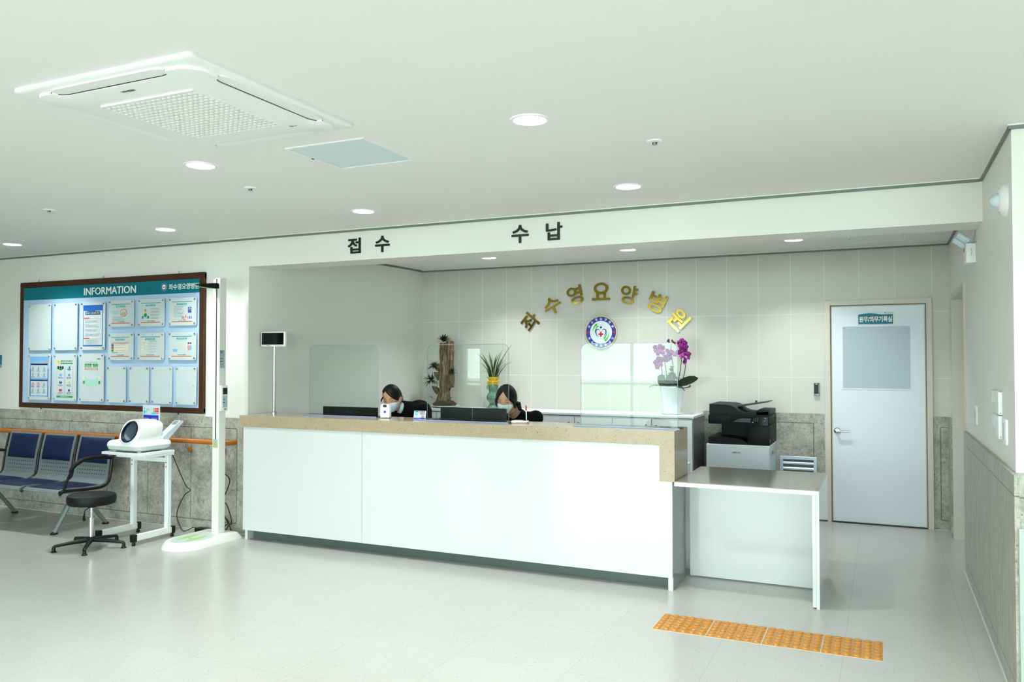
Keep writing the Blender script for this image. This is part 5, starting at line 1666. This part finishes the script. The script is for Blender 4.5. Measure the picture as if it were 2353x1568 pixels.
b = MB()
for i in range(18):
    a0 = rg.uniform(-2.3, -.6); z0 = rg.uniform(1.22, 1.40)
    pts = [Vector((.46 + .075 * math.cos(a0 + .5 * math.sin(k * .5 + i)), YPL - .008 + .066 * math.sin(a0 + k * .05), z0 - k * .018 - .012 * math.sin(k * 1.1 + i))) for k in range(7)]
    b.tube(pts, .0011, 5)
b.build('aerial_roots', 'root', t, True)

t = thing('orchid_vase', 'green celadon vase with a yellow rim and long grassy orchid leaves', 'plant', (1.06, YPL, .976))
cx = 1.056
b = MB().lathe([(0, .976), (.066, .976), (.068, .990), (.060, 1.005), (.044, 1.022), (.040, 1.036), (.048, 1.050), (.066, 1.070), (.074, 1.092), (.073, 1.112), (.062, 1.136), (.046, 1.155), (.044, 1.166), (.052, 1.185), (.056, 1.21), (.056, 1.242)], (cx, YPL, 0), 44)
vase = b.build('vase_body', 'celadon', t, True)
for j, z in enumerate((1.076, 1.093, 1.110)):
    r = (.0690, .0741, .0731)[j]
    b = MB()
    for i in range(22):
        a = 2 * PI * (i + .5 * (j % 2)) / 22
        b.ball((cx + (r - .0018) * math.cos(a), YPL + (r - .0018) * math.sin(a), z), .0036, 8)
    b.build('pierced_row', 'dark_gap', vase, True)
for sx in (-1, 1): MB().tube([(cx + sx * .052, YPL - .02, 1.235), (cx + sx * .062, YPL - .02, 1.225), (cx + sx * .064, YPL - .02, 1.205), (cx + sx * .058, YPL - .02, 1.19), (cx + sx * .054, YPL - .02, 1.192)], [.003, .005, .006, .005, .003], 8).build('lug', 'celadon', vase, True)
MB().lathe([(.055, 1.238), (.062, 1.244), (.063, 1.268), (.072, 1.272), (.072, 1.278), (.05, 1.280), (.048, 1.286)], (cx, YPL, 0), 40).build('collar', 'yellow_glaze', t, True)
MB().lathe([(.042, 1.280), (.046, 1.288), (.058, 1.306), (.066, 1.318), (.072, 1.322), (.066, 1.322), (.050, 1.305)], (cx, YPL, 0), 60, wob=lambda a, h: (h - 1.28) * 3.2 * math.sin(7 * a), cap=False).build('frilled_lip', 'yellow_glaze', t, True)
MB().lathe([(0, 1.312), (.052, 1.308)], (cx, YPL, 0), 24).build('soil', 'soil', t, True)
for a in (-2.0, -1.15):
    x, y = cx + .074 * math.cos(a), YPL + .074 * math.sin(a)
    MB().tube([(x, y, 1.276), (x, y - .002, 1.24), (x, y - .001, 1.218)], [.0015, .0015, .0045], 8).build('tassel', 'yellow_glaze', t, True)
rg = random.Random(5)
def leaf_to(b, p0, p1, w_, sag, n=12):
    p0, p1 = Vector(p0), Vector(p1)
    mid = (p0 + p1) / 2 + Vector((p0.x - p1.x, p0.y - p1.y, 0)) * .28 + Vector((0, 0, sag))
    pts = [(1 - t_) ** 2 * p0 + 2 * (1 - t_) * t_ * mid + t_ ** 2 * p1 for t_ in [i / (n - 1) for i in range(n)]]
    hd2 = Vector((p1.y - p0.y, -(p1.x - p0.x), 0))
    side = Vector((.55, -.75, 0)) if hd2.length < .04 else (hd2.normalized() * .6 + Vector((.5, .2, 0)))
    b.strip(pts, [w_ * max(.04, min(1, .5 + 2.5 * i / (n - 1)) * (1 - (i / (n - 1)) ** 2.5)) for i in range(n)], side, .35)
tips = [(1.272, 1.674, .02), (1.028, 1.62, 0), (.936, 1.574, -.05), (.823, 1.588, .04), (.857, 1.472, -.08), (1.109, 1.58, 0), (1.243, 1.557, -.06), (1.287, 1.505, .05), (1.295, 1.466, -.04),
        (1.245, 1.38, -.09), (.935, 1.39, -.08), (1.218, 1.593, .03), (.973, 1.597, .05), (1.15, 1.52, -.08), (.99, 1.50, -.09), (1.06, 1.55, .06), (1.20, 1.47, -.1), (.92, 1.48, .02), (1.13, 1.44, -.1), (1.02, 1.43, -.1),
        (1.17, 1.56, -.03), (1.10, 1.50, -.06), (1.00, 1.56, -.04), (1.08, 1.46, -.1), (1.04, 1.50, -.09), (.97, 1.44, -.1), (1.16, 1.42, -.1), (1.22, 1.52, .0), (1.13, 1.60, .03), (.95, 1.52, -.03), (1.19, 1.63, -.02), (1.06, 1.40, -.11)]
for mname, sel in (('leaf_mid', 0), ('leaf_edge', 1), ('leaf', 2)):
    b = MB()
    for i, (x, z, dy) in enumerate(tips):
        if i % 3 == sel or (sel == 1 and i < 3):
            ex = 1.20 < x + 0 and z < 1.5 or x < .93 and z < 1.5
            leaf_to(b, (cx + (x - cx) * .16 + rg.uniform(-.012, .012), YPL + rg.uniform(-.02, .02), 1.31), (x + (.008 if sel == 1 else 0), YPL + dy, z), .0115 if z > 1.5 else .0095, .10 if ex else .035)
    b.build('blade_cluster', mname, t, True)

t = thing('orchid_plant', 'magenta orchid in a tall white pot on a saucer', 'plant', (3.01, -.28, .976))
cx, cy = 3.012, -.28
MB().lathe([(0, .990), (.078, .990), (.082, .994), (.116, 1.235), (.121, 1.240), (.121, 1.248), (.110, 1.248), (.106, 1.232), (0, 1.232)], (cx, cy, 0), 44).build('pot', 'pot', t, True)
MB().lathe([(0, .976), (.092, .976), (.106, .984), (.110, .994), (.100, .994), (.09, .988), (0, .986)], (cx, cy, 0), 40).build('saucer', 'pot', t, True)
MB().lathe([(0, 1.250), (.08, 1.246), (.105, 1.238)], (cx, cy, 0), 24, wob=lambda a, h: .03 * math.sin(6 * a)).build('soil', 'soil', t, True)
def flower_mesh(s_):
    b = MB().use('magenta')
    for k in range(5):
        a = PI / 2 + 2 * PI * k / 5
        wd = 1.35 if k in (1, 4) else .9
        L = s_ * (.95 if k in (1, 4) else 1.0)
        c_, n_ = Vector((math.cos(a), 0, math.sin(a))), Vector((-math.sin(a), 0, math.cos(a)))
        rows = [(0.0, .18), (.3, .62 * wd), (.6, .78 * wd), (.85, .5 * wd), (1.0, .10)]
        v, f = [], []
        for t_, w2 in rows:
            yy = -.0 - .12 * s_ * math.sin(t_ * PI)
            v += [c_ * L * t_ - n_ * w2 * s_ * .5 + Vector((0, yy + .10 * s_, 0)), c_ * L * t_ + Vector((0, yy, 0)), c_ * L * t_ + n_ * w2 * s_ * .5 + Vector((0, yy + .10 * s_, 0))]
        for i in range(4): q = 3 * i; f += [[q, q + 1, q + 4, q + 3], [q + 1, q + 2, q + 5, q + 4]]
        b._add(v, f)
    b.use('magenta_dark').ball((0, -.006, -.002), (s_ * .14, s_ * .28, s_ * .2), 8)
    b.use('white_ink').ball((0, -.010, .004), s_ * .09, 6)
    return b
fl = flower_mesh(.031).build('flower', parent=t)
stems = [[(2.97, cy, 1.24), (2.955, cy - .01, 1.40), (2.935, cy - .02, 1.55), (2.905, cy - .02, 1.63), (2.872, cy - .03, 1.655)],
         [(2.95, cy + .02, 1.24), (2.915, cy, 1.35), (2.905, cy - .01, 1.47), (2.89, cy - .02, 1.51)],
         [(3.06, cy, 1.24), (3.095, cy - .01, 1.40), (3.115, cy - .02, 1.55), (3.13, cy - .02, 1.64), (3.10, cy - .03, 1.685), (3.065, cy - .03, 1.69)],
         [(3.09, cy + .01, 1.24), (3.135, cy, 1.38), (3.150, cy - .01, 1.47), (3.17, cy - .02, 1.55)],
         [(3.02, cy + .02, 1.24), (3.02, cy + .01, 1.45), (3.00, cy, 1.60), (3.01, cy, 1.68)]]
for sp in stems: MB().tube(sp, [.004] * (len(sp) - 1) + [.002], 7).build('flower_stem', 'stem', t, True)
spots = [(2.866, 1.600, 1.0), (2.860, 1.632, .8), (2.885, 1.612, .9), (2.905, 1.640, .9), (2.932, 1.622, 1.0), (2.915, 1.585, 1.0), (2.885, 1.565, .8), (2.945, 1.575, 1.0), (2.978, 1.590, 1.0), (2.985, 1.548, 1.1), (3.015, 1.578, 1.1), (3.00, 1.520, 1.0), (2.955, 1.535, .8),
         (2.890, 1.515, 1.0), (2.868, 1.480, 1.0), (2.905, 1.495, .9), (2.930, 1.510, .9), (2.895, 1.465, .8), (2.872, 1.437, 1.0), (2.920, 1.460, .9), (2.97, 1.505, .9),
         (3.100, 1.668, 1.1), (3.125, 1.690, 1.0), (3.150, 1.668, 1.0), (3.115, 1.640, 1.0), (3.135, 1.630, 1.1), (3.165, 1.632, .9), (3.120, 1.595, 1.0), (3.145, 1.600, .9), (3.085, 1.580, .9), (3.105, 1.568, .8), (3.160, 1.568, 1.1), (3.185, 1.560, .9), (3.130, 1.542, 1.0), (3.188, 1.528, .8), (3.148, 1.492, 1.1), (3.150, 1.512, .8), (3.055, 1.560, .9)]
fl.location = (spots[0][0] - 3.01, -.05, spots[0][1] - .976)
for i, (x, z, s_) in enumerate(spots[1:]):
    c = fl.copy(); COL.objects.link(c); c.parent = t
    c.location = (x - 3.01, -.05 + rg.uniform(-.025, .03), z - .976)
    c.scale = (s_, s_, s_); c.rotation_euler = (rg.uniform(-.5, .4), rg.uniform(-.6, .6), rg.uniform(-.7, .9))
for x, z in ((2.975, 1.690), (2.988, 1.678), (3.02, 1.694), (3.030, 1.680), (3.045, 1.672), (2.985, 1.700)):
    c = MB().use('magenta_dark').ball((x, cy - .02, z), (.010, .009, .012), 10).build('bud', parent=t, world=True)
for p0, az, L, w_, rise, dr in (((3.0, cy - .07, 1.25), 2.0, .115, .042, 1.35, .05), ((2.95, cy - .05, 1.25), 2.9, .15, .020, .95, .1),
                              ((2.96, cy - .06, 1.25), 3.2, .14, .028, .35, .5), ((3.06, cy - .06, 1.25), -.6, .13, .03, .2, .5), ((3.0, cy - .08, 1.25), -1.6, .10, .035, .6, .4), ((3.03, cy, 1.25), -1.2, .12, .035, .9, .3), ((3.05, cy, 1.25), .4, .12, .035, .7, .3)):
    b = MB(); blade(b, p0, az, L, w_, rise, dr, 10, .15, .25); b.build('leaf', 'leaf', t, True)
b = MB()
b.strip([(3.06, cy - .05, 1.262), (3.11, cy - .07, 1.275), (3.16, cy - .075, 1.293), (3.21, cy - .075, 1.312), (3.255, cy - .07, 1.326), (3.278, cy - .06, 1.330)], [.020, .034, .042, .040, .026, .004], (-.25, -.35, .9), .12)
b.build('leaf', 'leaf', t, True)
b = MB()
b.strip([(2.935, cy - .08, 1.248), (2.932, cy - .09, 1.28), (2.930, cy - .095, 1.32), (2.932, cy - .095, 1.350), (2.934, cy - .09, 1.364)], [.024, .036, .040, .030, .006], (1, .1, 0), .12)
b.build('leaf', 'leaf', t, True)
b = MB()
for i in range(150):
    a = rg.uniform(0, 2 * PI); r = rg.uniform(0, .085)
    p = (cx + r * math.cos(a), cy + r * math.sin(a) * .8, 1.245 + rg.uniform(0, .20) * (1 - r / .1))
    blade(b, p, rg.uniform(0, 2 * PI), rg.uniform(.035, .065), .014, rg.uniform(0, 1.2), rg.uniform(.1, .6), 5, .3)
b.build('filler_foliage', 'leaf', t, True)
MB().tube([(2.93, cy - .08, 1.25), (2.87, cy - .10, 1.262), (2.83, cy - .11, 1.250), (2.815, cy - .115, 1.235)], .003, 6).build('air_root', 'stem', t, True)
MB().tube([(3.08, cy - .1, 1.245), (3.15, cy - .11, 1.235), (3.20, cy - .11, 1.245), (3.215, cy - .11, 1.262)], [.004, .004, .007, .010], 7).build('air_root', 'stem', t, True)

# ------------------------------------------------------------------ people
def remeshed(b, vox, smooth_it=4):
    me = bpy.data.meshes.new('tmp'); bmesh.ops.recalc_face_normals(b.bm, faces=list(b.bm.faces)); b.bm.to_mesh(me); b.bm.free()
    o = bpy.data.objects.new('tmp', me); COL.objects.link(o)
    r = o.modifiers.new('r', 'REMESH'); r.mode = 'VOXEL'; r.voxel_size = vox; r.use_smooth_shade = True
    s_ = o.modifiers.new('s', 'SMOOTH'); s_.factor = .5; s_.iterations = smooth_it
    bpy.context.view_layer.update()
    out = bpy.data.meshes.new_from_object(o.evaluated_get(bpy.context.evaluated_depsgraph_get()))
    bpy.data.objects.remove(o); bpy.data.meshes.remove(me)
    return out
def obj_from(me, name, m, parent=None, loc=None):
    if loc is not None:
        me.transform(Matrix.Translation(-Vector(loc)))
    me.materials.clear(); me.materials.append(M[m])
    for p in me.polygons: p.use_smooth = True
    o = bpy.data.objects.new(name, me); COL.objects.link(o)
    if parent: o.parent = parent
    return o
HW, HD, HH = .0735, .090, .114
def hpt(a, t, off=0.0, feat=True):
    d_ = Vector((math.sin(t) * math.sin(a), -math.sin(t) * math.cos(a), math.cos(t)))
    x, y, z = HW * d_.x, HD * d_.y, HH * d_.z
    if z < 0:
        k = -z / HH
        x *= 1 - .34 * k ** 1.6
        y *= (1 - .05 * k) if y < 0 else (1 - .45 * k)
    if feat and y < 0:
        y -= .021 * math.exp(-(x / .011) ** 2 - ((z + .024) / .018) ** 2) + .008 * math.exp(-(x / .009) ** 2 - ((z - .002) / .022) ** 2)
        y += .007 * math.exp(-((abs(x) - .030) / .014) ** 2 - ((z - .004) / .012) ** 2)
        y -= .004 * math.exp(-((abs(x) - .038) / .018) ** 2 - ((z + .030) / .018) ** 2)
        y -= .008 * math.exp(-(x / .02) ** 2 - ((z + .095) / .016) ** 2) + .006 * math.exp(-(x / .018) ** 2 - ((z + .062) / .010) ** 2)
    return Vector((x, y, z)) + Vector((d_.x, d_.y, d_.z * .8)) * off
def hsurf(x, z, off=0.0):
    t = math.acos(max(-1, min(1, z / HH)))
    k = -z / HH if z < 0 else 0
    w_ = HW * math.sin(t) * (1 - .34 * k ** 1.6)
    return hpt(math.asin(max(-1, min(1, x / w_))), t, off)
def sph(fn, na=64, nt=44):
    v, f = [], []
    for j in range(1, nt):
        for i in range(na): v.append(fn(2 * PI * i / na, PI * j / nt))
    top, bot = len(v), len(v) + 1
    v += [fn(0, 0.0001), fn(0, PI - .0001)]
    for j in range(nt - 2):
        for i in range(na): f.append([j * na + i, (j + 1) * na + i, (j + 1) * na + (i + 1) % na, j * na + (i + 1) % na])
    for i in range(na):
        f.append([top, i, (i + 1) % na]); f.append([bot, (nt - 2) * na + (i + 1) % na, (nt - 2) * na + i])
    return v, f
def sstep(x, a, c):
    t = max(0, min(1, (x - a) / (c - a))); return t * t * (3 - 2 * t)
def limb(b, pts, rad, n=16):
    b.tube(pts, rad, n)
    for p, r in zip(pts, rad): b.ball(p, r, 14)
def hand(b, wrist, d_, palm_dir, side=1):
    """palm plus five bent fingers"""
    w_ = Vector(wrist); d_ = Vector(d_).normalized(); up = Vector(palm_dir).normalized()
    lat = d_.cross(up).normalized() * side
    pc = w_ + d_ * .045
    b.box(-.038, .038, -.045, .045, -.012, .012, .010, 3, mx=Matrix.Translation(pc) @ Matrix((lat, d_, up)).transposed().to_4x4())
    for k, (o_, L) in enumerate(((-.030, .060), (-.010, .070), (.011, .066), (.031, .052))):
        p = w_ + d_ * .085 + lat * o_
        p1 = p + d_ * L * .5 - up * .004; p2 = p1 + d_ * L * .32 - up * .012; p3 = p2 + d_ * L * .18 - up * .014
        limb(b, [p - d_ * .012, p1, p2, p3], [.0095, .0088, .0080, .0070], 8)
    p = w_ + d_ * .025 - lat * .034
    limb(b, [p, p - lat * .022 + d_ * .022 - up * .004, p - lat * .028 + d_ * .050 - up * .008], [.012, .0100, .0085], 8)

def person(label, headloc, yaw, pitch, roll, neck, chest, pelvis, shL, shR, part_x, mask_m, tail, eyes_closed, collar, shirt):
    H = Matrix.Translation(headloc) @ Matrix.Rotation(yaw, 4, 'Z') @ Matrix.Rotation(roll, 4, 'Y') @ Matrix.Rotation(pitch, 4, 'X')
    org = (pelvis[0], pelvis[1], pelvis[2])
    P = Vector
    neck_top = H @ P((0, .022, -.075))
    # --- body
    b = MB()
    v, f = sph(lambda a, t: hpt(a, t)); b._add(v, f, H)
    for sx in (-1, 1): b._add(*ear(sx), H)
    limb(b, [tuple(neck_top), tuple((P(neck) + neck_top) / 2), tuple(neck)], [.046, .044, .044])
    limb(b, [neck, chest, tuple((P(chest) + P(pelvis)) / 2), pelvis], [.046, .088, .088, .10])
    elb, wri = [], []
    for s_, sh in ((1, shL), (-1, shR)):
        e = (sh[0] + s_ * .05, sh[1] - .06, .80); w_ = (sh[0] - s_ * .01, -2.04, .755)
        elb.append(e); wri.append(w_)
        limb(b, [neck, sh, e, w_], [.034, .032, .030, .024])
        hand(b, w_, (-.05 * s_, -1, -.02), (0, 0, 1), s_)
        hip = (pelvis[0] + s_ * .09, pelvis[1], pelvis[2]); kn = (pelvis[0] + s_ * .11, pelvis[1] - .40, .50); an = (pelvis[0] + s_ * .11, pelvis[1] - .36, .08)
        limb(b, [hip, kn, an], [.075, .052, .036])
        limb(b, [an, (an[0], an[1] - .15, .035)], [.036, .03])
    body = obj_from(remeshed(b, .0055, 3), 'person', 'skin', None, org)
    body.location = org
    tag(body, label, 'person')
    def child(bm_, name, m=None, w2l=True):
        o = bm_.build(name, m, None)
        o.data.transform(Matrix.Translation(-P(org)))
        o.parent = body
        return o
    # --- jacket
    b = MB()
    limb(b, [tuple(P(neck) + (neck_top - P(neck)) * .38 + P((0, .012, 0))), chest, tuple((P(chest) + P(pelvis)) / 2), pelvis], [.058, .120, .112, .122], 20)
    for s_, sh, e, w_ in ((1, shL, elb[0], wri[0]), (-1, shR, elb[1], wri[1])):
        limb(b, [tuple(P(neck) - P((0, -.01, .025))), sh, e, w_], [.062, .066, .050, .034])
        limb(b, [sh, chest], [.066, .11])
    jk = obj_from(remeshed(b, .008, 4), 'jacket', 'cloth_black', body, org)
    b = MB()
    for s_ in (-1, 1):
        hip = (pelvis[0] + s_ * .09, pelvis[1], pelvis[2] - .01); kn = (pelvis[0] + s_ * .11, pelvis[1] - .40, .50); an = (pelvis[0] + s_ * .11, pelvis[1] - .36, .10)
        limb(b, [pelvis, hip, kn, an], [.12, .088, .064, .048])
        limb(b, [(an[0], an[1], .05), (an[0], an[1] - .15, .042)], [.046, .040])
    obj_from(remeshed(b, .010, 3), 'trousers', 'cloth_black', body, org)
    # --- collar
    b = MB()
    nd = (neck_top - P(neck)).normalized()
    for k, r in ((.25, .057), (.38, .058), (.5, .057)) if collar == 'knit' else ((.30, .050), (.42, .048)):
        c = P(neck) + (neck_top - P(neck)) * k + (P((0, 0, 0)) if collar == 'knit' else P((-.012, -.022, -.004)))
        mx = Matrix.Translation(c) @ nd.to_track_quat('Z', 'Y').to_matrix().to_4x4()
        b.lathe([(r - .006, -.010), (r, -.007), (r + .002, 0), (r, .007), (r - .006, .010)], n=32, mx=mx, cap=False)
    child(b, 'collar', collar)
    # --- hair
    hl = (lambda x: .088 - .55 * abs(x - part_x) - 6.5 * (x - part_x) ** 2) if tail == 'bun' else (lambda x: .088 - 1.0 * abs(x - part_x) - 6.0 * (x - part_x) ** 2)
    def hair(a, t):
        p = hpt(a, t, 0, False)
        front = 1 if p.y < .012 else 0
        aa = abs((a + PI) % (2 * PI) - PI)
        dz = p.z - hl(p.x)
        h_ = 1.0
        if aa < 1.95:
            side = sstep(aa, 1.18 if tail == 'low' else 1.34, 1.42 if tail == 'low' else 1.56) * sstep(p.z, -.075 if tail == 'low' else -.02, -.03 if tail == 'low' else .012)
            h_ = max(sstep(dz, -.006, .010), side)
        else:
            h_ = sstep(p.z, -.10, -.06)
        ea = min(abs(aa - 1.52), 9) / .30
        if tail == 'bun': h_ *= 1 - math.exp(-(ea ** 2) - ((p.z + .016) / .030) ** 2)
        off = -.008 + (.022 + .004 * math.cos(t)) * h_ + .0005 * h_ * math.sin(a * 31 + 3 * t)
        if abs(p.x - part_x) < .006 and p.z > .03 and p.y < .03: off -= .003
        return hpt(a, t, off, False)
    b = MB(); v, f = sph(hair, 96, 64); b._add(v, f, H)
    if tail == 'low':
        b.use('hair')
        for k in range(9):
            a = k * .7
            p0 = H @ P((.045 + .006 * math.cos(a), .055, -.045)); p1 = H @ P((.083 + .008 * math.cos(a), .050 + .008 * math.sin(a), -.055)); p2 = H @ P((.098 + .006 * math.sin(a * 2), .035, -.090 - .01 * math.cos(a))); p3 = H @ P((.088, .030, -.125 + .012 * math.sin(a)))
            b.tube([p0, p1, p2, p3], [.014, .016, .012, .003], 8)
        for s_ in (-1, 1):
            b.tube([H @ hsurf(s_ * .045, .045, .010), H @ hsurf(s_ * .064, .010, .012), H @ P((s_ * .078, -.040, -.030)), H @ P((s_ * .076, -.030, -.065))], [.010, .012, .010, .002], 8)
    else:
        b.use('hair')
        c = H @ P((.020, .088, -.045)); b.ball(tuple(c), (.030, .032, .026), 18)
        for k in range(14):
            a = k * .9; d_ = P((math.cos(a) * .5 + .35, .55, math.sin(a) * .5 + .25)).normalized()
            b.tube([c + d_ * .015, c + d_ * (.038 + .004 * (k % 3))], [.007, .001], 6)
        b.tube([H @ P((-.040, -.080, .050)), H @ P((-.066, -.078, .020)), H @ P((-.078, -.070, -.008))], [.006, .006, .001], 6)
    child(b, 'hair', 'hair')
    # --- mask
    b = MB()
    nu, nv = 25, 19
    v, f = [], []
    for lay in (0, 1):
        for j in range(nv):
            for i in range(nu):
                u, w_ = 2 * i / (nu - 1) - 1, j / (nv - 1)
                zt = -.006 - .020 * u * u + .010 * math.exp(-(u / .18) ** 2) * -0.2; zb_ = -.118 + .046 * u * u
                z = zt + (zb_ - zt) * w_
                t = math.acos(max(-1, min(1, z / HH)))
                a = u * math.radians(72 - 10 * w_)
                bulge = .014 * (1 - u * u) * math.sin(PI * min(1, w_ * 1.05)) + .012 * math.exp(-(u / .22) ** 2) * (1 - w_)
                pl_ = .0016 * (1 if math.sin(w_ * PI * 4) > 0 else 0) if mask_m == 'mask_blue' else .003 * math.exp(-((w_ - .35) / .05) ** 2)
                p = hpt(a, t, .004 + bulge + pl_ + (.0012 if lay else 0), False)
                v.append(p)
    m_ = nu * nv
    for j in range(nv - 1):
        for i in range(nu - 1):
            a = j * nu + i
            f += [[a, a + 1, a + nu + 1, a + nu], [m_ + a, m_ + a + nu, m_ + a + nu + 1, m_ + a + 1]]
    for j in range(nv - 1):
        for i in (0, nu - 1): a = j * nu + i; f.append([a, a + nu, m_ + a + nu, m_ + a])
    for i in range(nu - 1):
        for j in (0, nv - 1): a = j * nu + i; f.append([a, a + 1, m_ + a + 1, m_ + a])
    b._add(v, f, H)
    mk = child(b, 'face_mask', mask_m)
    b = MB()
    for s_ in (-1, 1):
        b.tube([H @ hpt(s_ * 1.22, 1.86, .006), H @ hpt(s_ * 1.45, 1.72, .006), H @ P((s_ * .080, .010, .004)), H @ P((s_ * .082, .022, -.012)), H @ P((s_ * .078, .016, -.030)), H @ hpt(s_ * 1.35, 2.1, .005), H @ hpt(s_ * 1.10, 2.28, .006)], .0014, 6)
    child(b, 'ear_loops', 'white')
    # --- eyes and brows
    b = MB()
    for s_ in (-1, 1):
        if eyes_closed:
            b.tube([H @ hsurf(s_ * .019, .001, .0012), H @ hsurf(s_ * .026, .0045, .0014), H @ hsurf(s_ * .034, .0045, .0014), H @ hsurf(s_ * .043, -.0005, .0012)], [.0008, .0016, .0018, .0010], 6)
        else:
            b.tube([H @ hsurf(s_ * .018, .002, .0012), H @ hsurf(s_ * .026, .0070, .0016), H @ hsurf(s_ * .034, .0070, .0016), H @ hsurf(s_ * .044, .0025, .0014)], [.0005, .0011, .0013, .0007], 6)
            q = hsurf(s_ * .031, .0035, -.0022); b.ball(tuple(H @ q), .0046, 12)
    child(b, 'eyes', 'hair')
    b = MB()
    for s_ in (-1, 1):
        b.tube([H @ hsurf(s_ * .016, .0255, .0004), H @ hsurf(s_ * .028, .0285, .0004), H @ hsurf(s_ * .040, .0275, .0004), H @ hsurf(s_ * .048, .022, .0004)], [.0010, .0019, .0016, .0005], 6)
    child(b, 'eyebrows', mat('soft brown brow', (92, 64, 50), .7))
    return body
def ear(sx):
    v, f = [], []
    n, m_ = 14, 8
    for j in range(m_):
        for i in range(n):
            a = 2 * PI * i / n; r = (.3 + .7 * j / (m_ - 1))
            y = .010 + r * .015 * math.cos(a); z = -.010 + r * .029 * math.sin(a)
            x = HW * .93 + .012 - .004 * math.sin(PI * j / (m_ - 1)) - (.0 if j < m_ - 1 else .002)
            v.append((sx * (x + .006 * math.cos(a)), y, z))
    for j in range(n): a = 2 * PI * j / n; v.append((sx * HW * .80, .008 + .010 * math.cos(a), -.010 + .022 * math.sin(a)))
    for j in range(m_):
        for i in range(n): f.append([j * n + i, j * n + (i + 1) % n, (j + 1) * n + (i + 1) % n, (j + 1) * n + i])
    f.append(list(range(n))); f.append([m_ * n + i for i in range(n)])
    return v, f
person('masked woman in a black jacket bending forward behind the white card reader', (.978, -2.12, 1.168), math.radians(7), math.radians(20), math.radians(-5),
       (1.05, -1.99, 1.08), (1.115, -1.895, 1.032), (1.06, -1.64, .56), (1.205, -1.965, 1.060), (.93, -1.96, 1.00), -.022, 'mask_blue', 'bun', True, 'cloth_pale', None)
person('masked woman with dark side hair looking down behind the wide monitor', (2.075, -2.10, 1.182), math.radians(8), math.radians(20), math.radians(3),
       (2.125, -1.98, 1.045), (2.14, -1.85, .93), (2.13, -1.58, .56), (2.275, -1.96, 1.025), (1.97, -1.97, .985), -.006, 'mask_white', 'low', False, 'knit', None)

def office_chair(x, y, label):
    t = thing('office_chair', label, 'chair', (x, y, 0), 'office chairs behind the counter')
    MB().box(-.23, .23, -.22, .22, .36, .43, .03, 3).build('seat', 'black_soft', t)
    MB().box(-.21, .21, .24, .29, .48, .86, .025, 3).build('backrest', 'black_soft', t)
    MB().tube([(0, .10, .35), (0, .28, .38), (0, .30, .60)], .018, 10).build('back_bar', 'black', t)
    MB().cyl((0, 0, .07), .025, .30).build('gas_lift', 'chrome', t)
    for k in range(5):
        a = 2 * PI * k / 5 + .3
        MB().tube([(0, 0, .08), (.27 * math.cos(a), .27 * math.sin(a), .055)], [.022, .015], 8).ball((.27 * math.cos(a), .27 * math.sin(a), .025), .025, 12).build('foot_arm', 'black', t)
office_chair(1.12, -1.47, 'black office chair under the left receptionist, hidden by the counter')
office_chair(2.13, -1.53, 'black office chair under the right receptionist, hidden by the counter')
